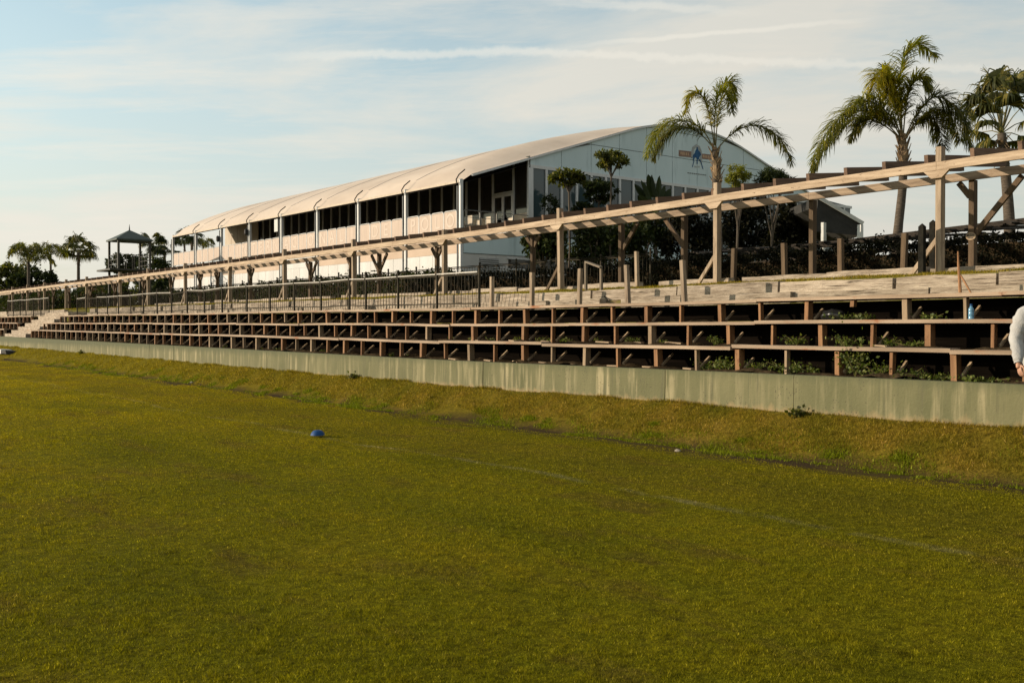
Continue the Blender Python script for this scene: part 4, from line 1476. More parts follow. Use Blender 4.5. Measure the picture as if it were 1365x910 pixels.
def px_tree(name, cx, cy, rx, ry, d, mat, label, n=2200, leaf=.16, cat='tree', group=None, trunk=.1, sub=5, basez=None, aspect=.5, limbs=6, droop=.2, rd=1.0, fork_t=.62, spread=.55):
    """crown that covers about rx, ry photo pixels at distance d"""
    c = ond(cx, cy, d)
    k = d / F_PX
    RX, RY = rx * k, ry * k
    bl = [((c.x, c.y, c.z), (RX * .75, RX * .75 * rd, RY * .78))]
    for i in range(sub):
        th = 6.283 * i / sub + random.uniform(-.4, .4)
        o = RGT * (RX * spread * math.cos(th)) + FWD * (RX * .5 * rd * math.sin(th * 1.7)) + UPZ * (RY * .5 * math.sin(th))
        q = c + o
        bl.append(((q.x, q.y, q.z), (RX * random.uniform(.38, .52), RX * random.uniform(.38, .52) * rd, RY * random.uniform(.38, .52))))
    z0 = float(gz(c.x, c.y)) if basez is None else basez
    return make_tree(name, (c.x, c.y, z0), bl, n, leaf, mat, label, cat, group, trunk, limbs, None, aspect, droop, .45, fork_t)


T = M['leaf_dark']
px_tree('standard_tree', 757, 236, 23, 14, 46.5, M['leaf_mid'], 'small round headed tree before the gable glazing, left of the taller thin one', 1500, .20, trunk=.06, fork_t=.9, spread=.72, sub=8, limbs=9)
px_tree('standard_tree', 815, 212, 19, 13, 46.0, M['leaf_mid'], 'tall thin stemmed lollipop tree rising highest in front of the blue gable', 1500, .19, trunk=.055, fork_t=.9, spread=.72, sub=8, limbs=9)
px_tree('standard_tree', 798, 254, 26, 17, 50.5, T, 'low dark bushy tree between the two round headed trees at the gable', 1800, .20, trunk=.06, fork_t=.9)
px_tree('planter_shrub', 776, 277, 16, 9, 50.8, T, 'dark shrub low against the gable glass beneath the small trees', 900, .15, cat='shrub', trunk=.04)
px_tree('planter_shrub', 735, 272, 15, 16, 50.0, T, 'wispy dark shrub by the first gable window beside the balcony corner', 700, .14, cat='shrub', trunk=.04)
px_tree('golden_bush', 984, 236, 17, 19, 42, M['leaf_yellow'], 'bright yellow green bushy tree just right of the left queen palm', 2200, .15, trunk=.07, aspect=.25, droop=.5)
px_tree('spiky_bush', 1030, 240, 24, 18, 42, T, 'dark spiky bush between the yellow bush and the gable end', 1500, .28, trunk=.07, aspect=.14, droop=-.1)
labs = [(724, 322, 34, 30, 45.5, 'drooping dark tree below the balcony corner, leftmost of the shaded trees'),
        (792, 328, 42, 46, 46.5, 'broad shaded tree behind the pale stub and small handrail'),
        (858, 322, 44, 52, 47.5, 'dark shaded tree behind the Y braced brown pergola post'),
        (925, 318, 46, 56, 46.5, 'very dark tree behind the tall white pergola post'),
        (995, 312, 46, 58, 46, 'dark tree mass right of the tall white pergola post'),
        (1052, 318, 34, 52, 44, 'darkest tree next to the open sided tent')]
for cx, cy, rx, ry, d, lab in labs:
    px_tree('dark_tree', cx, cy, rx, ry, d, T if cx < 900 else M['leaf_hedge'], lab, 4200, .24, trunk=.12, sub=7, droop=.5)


def strelitzia():
    root = empty('paddle_leaf_plant', ona(876, 300, 37.2), 'dark paddle leaved plant fanning out before the gable glass', 'plant')
    c = ona(874, 285, 37.2)
    for px, py, w in [(848, 244, .42), (858, 240, .45), (866, 232, .5), (872, 233, .45), (882, 234, .42), (890, 247, .45), (897, 250, .4), (878, 252, .45), (852, 262, .45), (900, 262, .4), (864, 256, .5)]:
        t = ona(px, py, 37.2 + random.uniform(-.4, .4))
        h = c.lerp(t, .42)
        mb = MB(); mb.tube([c, h], [.035, .025], 6); st = mb.build('stalk', M['rachis'], root)
        mb = MB()
        ax = (t - h); s = Vector((1, random.uniform(-.3, .3), 0)).normalized()
        s = (s - ax.normalized() * s.dot(ax.normalized())).normalized()
        nrm = ax.normalized().cross(s)
        vs = []
        m = 8
        for i in range(m + 1):
            u = i / m
            ww = w * .5 * math.sin(math.pi * min(1, .08 + u * .92)) ** .6 * (1 if u < .97 else .3)
            p = h + ax * u + nrm * (.12 * u * u)
            vs += [p - s * ww + nrm * .05, p, p + s * ww + nrm * .05]
        fs = []
        for i in range(m):
            k = i * 3
            fs += [(k, k + 1, k + 4, k + 3), (k + 1, k + 2, k + 5, k + 4)]
        mb.add(vs, fs)
        mb.build('leaf', T, root)
    mb = MB(); mb.tube([Vector((c.x, c.y, 2.6)), c], [.14, .09], 8); mb.build('trunk', M['bark'], root)


strelitzia()


# ------------------------------------------------------------------ palms
def spline(pts, n):
    pts = [Vector(p) for p in pts]
    out = []
    m = len(pts) - 1
    for i in range(n + 1):
        t = i / n * m
        k = min(int(t), m - 1)
        f = t - k
        p0, p1, p2, p3 = pts[max(k - 1, 0)], pts[k], pts[k + 1], pts[min(k + 2, m)]
        out.append(.5 * ((2 * p1) + (p2 - p0) * f + (2 * p0 - 5 * p1 + 4 * p2 - p3) * f * f + (3 * p1 - p0 - 3 * p2 + p3) * f ** 3))
    return out


def frond(pts, ll, n, mat, parent, wid=.035, hang=.6, rach=.022, start=.16):
    c = spline(pts, 26)
    mb = MB(); mb.tube(c, [rach * (1 - .8 * i / 26) for i in range(27)], 5)
    fr = mb.build('stalk', M['rachis'], parent)
    V = []
    for i in range(n):
        t = start + (1 - start) * (i + random.random()) / n
        q = t * 26
        k = min(int(q), 25)
        p = c[k].lerp(c[k + 1], q - k)
        tan = (c[k + 1] - c[k]).normalized()
        side = tan.cross(UPZ)
        if side.length < .1: side = tan.cross(RGT)
        side.normalize()
        up = side.cross(tan)
        u = (t - start) / (1 - start)
        L_ = ll * (.35 + .75 * math.sin(math.pi * min(1, u * .86 + .12))) * random.uniform(.8, 1.15)
        for s in (-1, 1):
            d1 = (side * s * random.uniform(.5, 1.0) + tan * random.uniform(.45, .9) + up * random.uniform(-.45, .6)).normalized()
            g = Vector((0, 0, -1))
            d2 = (d1 * .9 + g * hang * random.uniform(.25, .9)).normalized()
            d3 = (d2 * .7 + g * hang * random.uniform(.5, 1.2)).normalized()
            a = p; b = a + d1 * L_ * .36; e = b + d2 * L_ * .36; f = e + d3 * L_ * .30
            w = d1.cross(Vector((random.uniform(-.6, .6), random.uniform(-.6, .6), 1))).normalized() * wid * .5
            V += [a - w * .5, a + w * .5, b + w, b - w, b - w, b + w, e + w * .8, e - w * .8, e - w * .8, e + w * .8, f + w * .1, f - w * .1]
    # join the three quads of a leaflet so it is one island
    n_leaf = len(V) // 12
    vs, fs = [], []
    for i in range(n_leaf):
        q = V[i * 12:(i + 1) * 12]
        k = len(vs)
        vs += [q[0], q[1], q[2], q[3], q[6], q[7], q[10], q[11]]
        fs += [(k, k + 1, k + 2, k + 3), (k + 3, k + 2, k + 4, k + 5), (k + 5, k + 4, k + 6, k + 7)]
    mb = MB(); mb.add(vs, fs)
    me = bpy.data.meshes.new('leaflets'); me.from_pydata([tuple(v) for v in vs], [], fs)
    link_mesh('leaflets', me, mat, fr)
    return fr


def queen_palm(label, d, trunk_px, boot_px, fronds, ll, wbase, n=95):
    base = ond(*trunk_px[0], d)
    base.z = float(gz(base.x, base.y))
    root = empty('queen_palm', base, label, 'palm')
    pts = [base] + [ond(x, y, d) for x, y in trunk_px[1:]]
    mb = MB()
    c = spline(pts, 16)
    mb.tube(c, [wbase * (1.15 - .3 * i / 16) + random.uniform(-.006, .006) for i in range(17)], 12)
    mb.build('trunk', M['trunk'], root, True)
    b0, b1 = ond(*boot_px[0], d), ond(*boot_px[1], d)
    mb = MB()                                          # old leaf bases round the head of the trunk
    mb.tube([b0, b0.lerp(b1, .4), b1], [wbase * .9, wbase * 1.25, wbase * .5], 10)
    for i in range(26):
        t = i / 26
        p = b0.lerp(b1, t)
        an = i * 2.4
        o = Vector((math.cos(an), math.sin(an), 0))
        mb.beam(p + o * wbase * .8 - Vector((0, 0, .05)), p + o * wbase * random.uniform(1.5, 2.1) + Vector((0, 0, random.uniform(.12, .3))), .10, .035, o, .03, .012)
    mb.build('leaf_base', M['boot'], root)
    for f in fronds:
        mat = M[f[0]]
        ddp = f[1]
        q = f[2]
        m = len(q) - 1
        P = [ond(x, y, d + ddp * (i / m) ** .8) for i, (x, y) in enumerate(q)]
        frond(P, ll * (f[3] if len(f) > 3 else 1), int(n * 2.0), mat, root, wid=.028)
    return root


queen_palm('left of the two queen palms, its trunk before the blue gable', 33.0, [(957, 372), (958, 330), (954, 250), (953, 200)], [(956, 245), (953, 196)],
           [('frond', -.4, [(951, 198), (937, 174), (914, 161), (891, 163), (874, 180), (863, 207)], 1.05),
            ('frond_dark', .6, [(951, 197), (930, 176), (905, 170), (884, 184), (871, 212)], .9),
            ('frond', .3, [(954, 196), (956, 165), (961, 133), (968, 112), (976, 112), (981, 132)], .95),
            ('frond_gold', -.5, [(952, 194), (947, 162), (940, 136), (930, 124), (920, 128), (914, 150)], .72),
            ('frond', -.5, [(953, 194), (952, 165), (955, 138), (962, 122), (972, 128), (975, 150)], .9),
            ('frond_dark', .2, [(956, 199), (974, 180), (998, 168), (1022, 172), (1042, 188), (1055, 217)], 1.0)],
           .62, .125, 80)
queen_palm('right queen palm with the tallest crown and a bare leaning trunk', 28.5, [(1194, 345), (1196, 320), (1203, 250), (1204, 205)], [(1204, 222), (1203, 178)],
           [('frond', -.6, [(1201, 186), (1182, 165), (1157, 149), (1130, 150), (1104, 174), (1084, 216)], 1.1),
            ('frond_dark', .5, [(1201, 186), (1178, 167), (1150, 158), (1122, 168), (1100, 196), (1084, 226)], 1.0),
            ('frond_dark', .9, [(1201, 184), (1190, 165), (1170, 152), (1148, 160), (1134, 185)], .9),
            ('frond', .2, [(1203, 182), (1201, 143), (1199, 106), (1206, 76), (1224, 59), (1247, 74)], 1.0),
            ('frond_gold', -.7, [(1202, 180), (1194, 142), (1182, 106), (1172, 98), (1166, 118), (1167, 152)], .95),
            ('frond', .4, [(1203, 180), (1194, 140), (1188, 108), (1182, 96), (1176, 108)], .9),
            ('frond_gold', -.3, [(1203, 180), (1199, 150), (1192, 118), (1186, 112), (1183, 138)], .85),
            ('frond_dark', -.3, [(1206, 184), (1222, 153), (1245, 130), (1267, 137), (1284, 160), (1292, 196)], 1.1),
            ('frond', -.4, [(1204, 180), (1208, 140), (1216, 112), (1228, 104), (1238, 118)], .9),
            ('frond', -.8, [(1202, 182), (1190, 158), (1168, 140), (1146, 134), (1128, 150)], .9),
            ('frond_dark', .6, [(1206, 186), (1224, 164), (1240, 157), (1252, 170), (1257, 196)], .95),
            ('frond_dark', .9, [(1206, 185), (1226, 158), (1252, 146), (1272, 162), (1280, 188)], .95)],
           .62, .125, 95)


def fan_leaf(hub, dirv, r, mat, parent, nseg=34, spread=1.75, hang=.8):
    """fan of pleated segments round a hub; dirv = pointing direction"""
    d = dirv.normalized()
    s = d.cross(UPZ)
    if s.length < .1: s = RGT.copy()
    s.normalize()
    vs, fs = [], []
    for i in range(nseg):
        an = (i / (nseg - 1) - .5) * 2 * spread + random.uniform(-.03, .03)
        v = (d * math.cos(an) + s * math.sin(an)).normalized()
        w = v.cross(d.cross(s)).normalized() * r * .05
        L_ = r * (.78 + .3 * math.cos(an * .8)) * random.uniform(.9, 1.08)
        k = len(vs)
        p1 = hub + v * L_ * .5 + Vector((0, 0, -.04 * L_))
        v2 = (v * .75 + Vector((0, 0, -hang * random.uniform(.6, 1.6)))).normalized()
        p2 = p1 + v2 * L_ * .32
        v3 = (v2 * .5 + Vector((0, 0, -hang * random.uniform(.8, 2.0)))).normalized()
        p3 = p2 + v3 * L_ * .26
        vs += [hub - w * .2, hub + w * .2, p1 + w, p1 - w, p2 + w * .6, p2 - w * .6, p3 + w * .08, p3 - w * .08]
        fs += [(k, k + 1, k + 2, k + 3), (k + 3, k + 2, k + 4, k + 5), (k + 5, k + 4, k + 6, k + 7)]
    me = bpy.data.meshes.new('fan_leaf'); me.from_pydata([tuple(v) for v in vs], [], fs)
    return link_mesh('fan_leaf', me, mat, parent)


def fan_palm(label, base, head, fans, trunk_r, r, mat=None, group=None, skirt=True):
    root = empty('fan_palm', base, label, 'palm', group)
    mb = MB()
    m = base.lerp(head, .5) + Vector((random.uniform(-.1, .1), random.uniform(-.1, .1), 0))
    c = spline([base, m, head], 12)
    mb.tube(c, [trunk_r * (1.3 - .45 * i / 12) for i in range(13)], 10)
    mb.build('trunk', M['trunk'], root, True)
    if skirt:
        mb = MB()
        for i in range(36):
            an = i * 2.4; t = random.random()
            p = head.lerp(base, .02 + .16 * t)
            o = Vector((math.cos(an), math.sin(an), 0))
            mb.beam(p + o * trunk_r * .8, p + o * trunk_r * random.uniform(1.4, 2.2) - Vector((0, 0, random.uniform(-.15, .35))), .07, .03, o, .02, .01)
        mb.build('leaf_base', M['boot'], root)
    for tip in fans:
        tip = Vector(tip)
        mid = head.lerp(tip, .5) + Vector((0, 0, .06))
        mb = MB(); mb.tube([head, mid, tip], [.022, .016, .012], 5); st = mb.build('stalk', M['rachis'], root)
        fan_leaf(tip, (tip - head).normalized() + Vector((0, 0, .15)), r * random.uniform(.9, 1.1), mat or M['fan'], st)
    return root


d = 31.0
head = ond(1335, 178, d)
base = ond(1347, 372, d); base.z = float(gz(base.x, base.y))
tips = [ond(x, y, d + e) for x, y, e in [(1326, 120, -.3), (1338, 116, .3), (1347, 119, -.2), (1311, 128, .2), (1305, 138, -.5), (1357, 124, .3), (1366, 138, -.4),
                                        (1370, 160, .2), (1318, 150, -.5), (1332, 108, .4), (1352, 112, .2), (1320, 112, .1), (1298, 150, .3), (1360, 108, .5), (1344, 140, -.7), (1318, 166, -.6), (1310, 176, .4), (1362, 182, -.3), (1350, 188, .5), (1330, 135, .6), (1320, 186, .2)]]
fan_palm('fan palm with hanging leaf ends at the right edge beside the tall queen palm', base, head, tips, .15, .74)


def far_fan(px, py, d, r, label, mat=None, nf=16):
    h = ond(px, py, d)
    b = Vector((h.x, h.y, float(gz(h.x, h.y))))
    tips = []
    for i in range(nf):
        v = Vector(rand_dirs(1)[0]); v.z = abs(v.z) * 1.1 - .25
        tips.append(h + v.normalized() * r * .55)
    fan_palm(label, b, h, tips, r * .075, r * .62, mat, None, True)


def far_feather(px, py, d, r, label, nf=14, mat='frond_dark'):
    h = ond(px, py, d)
    b = Vector((h.x, h.y, float(gz(h.x, h.y))))
    root = empty('feather_palm', b, label, 'palm')
    mb = MB(); mb.tube([b, b.lerp(h, .5), h], [r * .085, r * .065, r * .06], 8); mb.build('trunk', M['trunk'], root, True)
    for i in range(nf):
        an = 6.283 * i / nf + random.uniform(-.2, .2)
        el = random.uniform(.1, 1.45)
        o = Vector((math.cos(an) * math.cos(el), math.sin(an) * math.cos(el), math.sin(el)))
        hz = Vector((math.cos(an), math.sin(an), 0))
        p1 = h + o * r * .5; p2 = p1 + (o * .6 + hz * .5).normalized() * r * .35; p3 = p2 + (hz * .6 + Vector((0, 0, -.75))) * r * .35
        frond([h, p1, p2, p3], r * .30, 34, M[mat if i % 3 else 'frond'], root, wid=r * .035, rach=r * .014, hang=.9)


far_feather(38, 348, 112, 2.6, 'bushy dark palm at the far left, left of two thinner palms', 20)
far_feather(67.5, 341, 122, 2.1, 'thin trunked feathery palm between the bushy palm and the blob headed palm', 14)
far_fan(104.5, 336, 128, 2.5, 'dark fan palm with rounded leaf clumps left of the lookout tower', M['fan'], 18)
far_fan(203, 325, 112, 1.7, 'upper left palm head right behind the lookout tower', None, 12)
far_fan(219, 333, 104, 1.8, 'dark palm head between the lookout tower and the hall', M['leaf_dark'], 14)
far_fan(256, 318, 118, 1.9, 'palm seen through the open far bay of the hall, left of a column', M['leaf_dark'], 14)
far_fan(246, 324, 125, 1.6, 'smaller palm half hidden by the last column of the hall', M['leaf_dark'], 12)
far_feather(271, 333, 130, 2.0, 'feathery palm low behind the second open bay of the hall', 12)
px_tree('treetop', 325, 288, 12, 6, 128, M['leaf_dark'], 'treetop just peeking above the cream roof of the hall', 500, .4, trunk=.2)
px_tree('bushy_tree', 10, 372, 32, 26, 118, M['leaf_mid'], 'sunlit bushy tree at the left edge below the bushy palm', 3000, .5, trunk=.25, sub=7)
px_tree('bushy_tree', 45, 378, 30, 22, 116, M['leaf_dark'], 'dark bushy tree beneath the bushy palm', 2600, .5, trunk=.25, sub=6)
px_tree('bushy_tree', 150, 392, 26, 22, 92, M['leaf_mid'], 'leafy tree below the lookout tower platform', 3000, .36, trunk=.2, sub=7)
px_tree('bushy_tree', 168, 352, 22, 16, 98, M['leaf_dark'], 'dark tree crown behind the lookout tower railing', 2400, .36, trunk=.2, sub=6)
px_tree('bushy_tree', 208, 372, 28, 34, 94, M['leaf_dark'], 'dark tree right of the tower reaching under the pergola', 3600, .36, trunk=.22, sub=8)
px_tree('bushy_tree', 228, 396, 26, 26, 88, M['leaf_dark'], 'dark tree at the foot of the far end of the hall', 2600, .34, trunk=.2, sub=6)
px_tree('bushy_tree', 186, 402, 30, 20, 86, M['leaf_mid'], 'low leafy tree behind the far pergola posts', 2600, .32, trunk=.18, sub=6)
px_tree('bushy_tree', 88, 404, 34, 12, 118, M['leaf_dark'], 'low dark shrubbery tree behind the far pergola bays', 2600, .4, trunk=.2, sub=6)


# ------------------------------------------------------------------ hedges
def hedge(name, b0, b1, a0, a1, ztop, mat, label, n, leaf, wob=.15, zbot=2.6):
    ym = (a0 + a1) / 2
    root = empty(name, ((b0 + b1) / 2, ym, zbot), label, 'hedge')
    nn = int(a1 - a0)
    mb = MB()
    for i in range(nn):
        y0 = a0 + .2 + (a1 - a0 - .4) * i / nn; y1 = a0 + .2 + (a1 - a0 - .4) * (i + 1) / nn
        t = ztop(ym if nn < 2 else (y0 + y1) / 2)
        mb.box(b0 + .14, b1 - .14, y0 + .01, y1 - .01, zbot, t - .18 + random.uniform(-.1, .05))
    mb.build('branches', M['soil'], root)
    y = rng.uniform(a0, a1, n)
    zt = np.array([ztop(v) for v in y]) + wob * (np.sin(y * 2.3) * .5 + np.sin(y * 5.9 + 1) * .4 + np.sin(y * 13.7) * .3)
    face = rng.uniform(0, 1, n)
    x = np.where(face < .62, b0 + np.abs(rng.normal(0, .07, n)), rng.uniform(b0, b1, n))
    z = np.where(face < .62, zbot + (zt - zbot) * rng.uniform(0, 1, n), zt - np.abs(rng.normal(0, .06, n)))
    up = rng.uniform(0, 1, n) < .03
    z = np.where(up, zt + rng.uniform(0, .22, n), z)
    me = np_mesh('leaves', leaf_quads(np.stack([x, y, z], -1), rng.uniform(.6, 1.3, n) * leaf, None, .5, .1), 4)
    link_mesh('leaves', me, mat, root)


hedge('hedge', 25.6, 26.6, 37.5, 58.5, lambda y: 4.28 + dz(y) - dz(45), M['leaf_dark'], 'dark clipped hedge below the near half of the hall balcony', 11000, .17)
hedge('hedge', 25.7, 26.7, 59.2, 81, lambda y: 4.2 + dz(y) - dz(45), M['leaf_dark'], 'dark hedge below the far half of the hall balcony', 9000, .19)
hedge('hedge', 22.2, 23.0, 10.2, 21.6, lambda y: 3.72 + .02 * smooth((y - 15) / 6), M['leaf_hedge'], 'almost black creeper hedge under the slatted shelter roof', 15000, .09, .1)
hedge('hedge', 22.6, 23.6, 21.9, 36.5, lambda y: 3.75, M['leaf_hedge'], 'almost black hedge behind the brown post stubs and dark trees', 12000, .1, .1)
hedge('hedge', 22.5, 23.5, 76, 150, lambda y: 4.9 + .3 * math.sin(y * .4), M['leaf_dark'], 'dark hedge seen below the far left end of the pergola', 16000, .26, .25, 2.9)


# ------------------------------------------------------------------ weeds between the bench posts
def weed(px, pyb, b, zb, w, h, n, label, mat=None, leaf=.045, group=None, name='weed', cat='weed'):
    p = onb(px, pyb, b)
    p.z = zb + dz(p.y)
    root = empty(name, p, label, cat, group)
    mb = MB()
    tips = []
    for i in range(7):
        an = random.uniform(0, 6.28)
        t = p + Vector((math.cos(an) * w * .6, math.sin(an) * w * .8, h * random.uniform(.6, 1)))
        m = p.lerp(t, .5) + Vector((0, 0, h * .12))
        mb.tube([p, m, t], [.006, .005, .003], 4)
        tips += [m, t]
    mb.build('stem', M['rachis'], root)
    k = rng.integers(0, len(tips), n)
    TP = np.array([tuple(t) for t in tips])[k]
    P = np.array(tuple(p)) + (TP - np.array(tuple(p))) * rng.uniform(.35, 1.05, (n, 1)) + rng.normal(0, 1, (n, 3)) * np.array([w * .16, w * .22, h * .12])
    P[:, 2] = np.maximum(P[:, 2], p.z + .005)
    me = np_mesh('leaves', leaf_quads(P, rng.uniform(.6, 1.3, n) * leaf, None, .6, 0), 4)
    link_mesh('leaves', me, mat or M['leaf_weed'], root)


W1 = [(944, 12, .30, .2, 'low green weed on the wall top, leftmost of the larger weeds'),
      (968, 14, .34, .22, 'round leafy weed between the leftmost large weed and a thin bench post'),
      (1006, 12, .30, .18, 'spreading weed in the lowest row just right of a rusty post'),
      (1052, 14, .44, .20, 'wide leafy weed hiding the foot of a rusty post'),
      (1082, 12, .25, .12, 'small low weed left of the tallest climbing weed'),
      (1172, 14, .36, .24, 'dark leafy weed right behind the tallest climbing weed'),
      (1212, 12, .34, .16, 'dense weed just right of the widest bench post'),
      (1245, 12, .42, .10, 'flat creeping weed on the wall top below the blue bottle'),
      (1310, 12, .42, .08, 'flat creeping weed on the wall top beside the man')]
for px, _, w, h, lab in W1:
    weed(px, 495, 11.92, .97, w, h, int(170 * w / .3), lab)
weed(1140, 495, 11.9, .97, .30, .52, 420, 'tallest weed, climbing from the wall top past the lowest bench plank', None, .05)
W2 = [(1062, .26, .16, 'leafy weed in the middle row right of a thin rusty post'), (1131, .28, .16, 'weed spilling over the lowest bench plank above the tallest weed'),
      (1187, .2, .14, 'thistle like weed in the middle row left of a wide post'), (1212, .3, .07, 'flat dry weed in the middle row below the blue bottle'),
      (955, .2, .12, 'small leafy weed in the middle row behind a wide rusty post'), (845, .2, .1, 'small weed in the middle row beside a pale raking board')]
for px, w, h, lab in W2:
    weed(px, 460, 12.45, 1.375, w, h, 130, lab)
W3 = [(1128, .28, .12, 'pale lettuce like weed in the top row beside the black bag'), (1150, .18, .1, 'bright weed in the top row right of the lettuce like weed'),
      (1242, .2, .09, 'bright green weed in the top row left of the blue bottle')]
for px, w, h, lab in W3:
    weed(px, 424, 13.0, 1.735, w, h, 110, lab, None, .06)
for px in (598, 625, 652, 690, 720, 731, 748, 758, 800, 886):
    weed(px + random.uniform(-4, 4), 455, 12.45, 1.375, .13, .08, 45, 'tiny pale weed sprouting on the middle row of the near terrace', None, .04, 'tiny weeds on the middle row')
for px in (170, 300, 345, 370, 430, 520, 540):
    weed(px, 465, 11.95, .97, .15, .1, 40, 'tiny weed sprouting on the wall top far along the lowest row', None, .05, 'tiny weeds on the wall top')
for px, lab in ((1062, 'largest grass tuft at the foot of the concrete wall'), (470, 'brownish tuft at the foot of the far concrete wall'), (108, 'spiky tuft at the wall foot near the steps')):
    p = onb(px, 530, 11.4)
    weed(px, 530, 11.4, float(gz(11.4, p.y)) - dz(p.y), .16, .12, 90, lab, M['leaf_mid'], .07, None, 'grass_tuft', 'tuft')

# ------------------------------------------------------------------ small things
p = onz(423.5, 581, 0.0)
root = empty('marker_dome', p, 'small blue plastic marker dome lying alone on the lawn', 'marker')
mb = MB()
prof = [(.108, .004), (.106, .018), (.085, .062), (.058, .09), (.032, .100), (.030, .098), (.050, .088), (.078, .058), (.100, .014)]
n = 28
vs = [(p.x + r * math.cos(6.2832 * k / n), p.y + r * math.sin(6.2832 * k / n), p.z + z * .82 + .012) for r, z in prof for k in range(n)]
fs = [(i * n + k, i * n + (k + 1) % n, (i + 1) * n + (k + 1) % n, (i + 1) * n + k) for i in range(len(prof) - 1) for k in range(n)]
mb.add(vs, fs)
mb.build('dome', M['blue'], root, True)

# short offcuts of board lying on the wall top and in the rows
for i, (b, z) in enumerate(((11.78, .985), (12.36, 1.37))):
    for px in ([612, 655, 692, 733, 776, 820, 868, 920] if i == 0 else [640, 690, 735, 812, 856, 905, 1176]):
        q = onb(px - random.uniform(2, 8), 480, b + .03)
        q.z = z + dz(q.y)
        th = random.uniform(-.35, .35); ln = random.uniform(.16, .34)
        e = Vector((math.sin(th), math.cos(th), 0)) * ln * .5
        mb = MB(); mb.beam(q - e + UPZ * .012, q + e + UPZ * random.uniform(.012, .03), random.uniform(.06, .1), .022)
        tag(mb.build('board_offcut', M['stringer']), ['short pale board offcut lying on the wall top under the lowest row', 'short pale board offcut lying among weeds in the middle row'][i], 'offcut',
            ['offcuts on the wall top', 'offcuts in the middle row'][i])

# water bottle on the middle plank
p = onb(1294.5, 424, 12.48); p.z = 1.72
root = empty('water_bottle', p, 'light blue plastic water bottle standing in the top row near the man', 'bottle')
mw, ntw = nt_new('blue bottle plastic')
bs = N(ntw, 'ShaderNodeBsdfPrincipled', i_Roughness=0.15)
bs.inputs['Base Color'].default_value = (.16, .36, .52, 1); bs.inputs['Transmission Weight'].default_value = .35
L(ntw, bs.outputs[0], N(ntw, 'ShaderNodeOutputMaterial').inputs[0])
mb = MB()
mb.tube([p + Vector((0, 0, z)) for z in (0, .01, .05, .055, .06, .11, .115, .12, .15, .175, .19)], [.03, .034, .034, .031, .034, .034, .031, .034, .033, .018, .013], 16)
mb.build('body', mw, root, True)
mb = MB(); mb.tube([p + Vector((0, 0, z)) for z in (.188, .19, .212, .215)], [.01, .016, .016, .012], 12); mb.build('cap', M['blue'], root)

# black rubbish bag in the top row
p = onb(1112, 424, 13.02); p.z = 1.73
bm = bmesh.new()
bmesh.ops.create_icosphere(bm, subdivisions=3, radius=1)
for v in bm.verts:
    k = 1 + .12 * math.sin(v.co.x * 7 + v.co.z * 5) + .1 * math.sin(v.co.y * 9 + 2) + random.uniform(-.05, .05)
    v.co = Vector((v.co.x * .13 * k, v.co.y * .2 * k, max(-.08, v.co.z * .10 * k) + .08)) + p
me = bpy.data.meshes.new('rubbish_bag'); bm.to_mesh(me); bm.free()
bagm = glass('black bag film', (.012, .012, .012), .35, .5)
tag(link_mesh('rubbish_bag', me, bagm, None, True), 'crumpled black plastic bag under the top bench plank', 'bag')

M['stone'] = surf('pale stone', (.18, .15, .11), (.3, .26, .2), 20, None, .9, .4, 60)
# pale stones and scraps in the ditch
for px, py, s, lab in [(903.5, 597.5, .04, 'white stone standing in the ditch, largest of the pale stones'), 
                       (255, 505, .05, 'pale stone patch on the bank far along the wall')]:
    q = onz(px, py, 0.02)
    if q.x > 10.3: q = onb(px, py, 10.5)
    q.z = float(gz(q.x, q.y))
    bm = bmesh.new(); bmesh.ops.create_icosphere(bm, subdivisions=2, radius=1)
    for v in bm.verts: v.co = Vector((v.co.x * s, v.co.y * s * 1.3, v.co.z * s * .8)) * random.uniform(.75, 1.1) + q
    me = bpy.data.meshes.new('stone'); bm.to_mesh(me); bm.free()
    tag(link_mesh('stone', me, M['stone']), lab, 'stone')
# ------------------------------------------------------------------ the man at the right edge
def skin_mesh(name, verts, edges, radii, root_i=0, sub=2):
    me = bpy.data.meshes.new(name)
    me.from_pydata(verts, edges, [])
    ob = bpy.data.objects.new(name + '_source', me)
    COL.objects.link(ob)
    sm = ob.modifiers.new('skin', 'SKIN')
    sm.use_smooth_shade = True
    sm.branch_smoothing = .6
    for i, r in enumerate(radii):
        sv = me.skin_vertices[0].data[i]
        sv.radius = r if isinstance(r, tuple) else (r, r)
        sv.use_root = (i == root_i)
    ss = ob.modifiers.new('sub', 'SUBSURF'); ss.levels = sub; ss.render_levels = sub
    dg = bpy.context.evaluated_depsgraph_get()
    out = bpy.data.meshes.new_from_object(ob.evaluated_get(dg))
    bpy.data.objects.remove(ob)
    return out


def join_meshes(name, ms):
    bm = bmesh.new()
    for m in ms: bm.from_mesh(m)
    me = bpy.data.meshes.new(name)
    bm.to_mesh(me); bm.free()
    return me


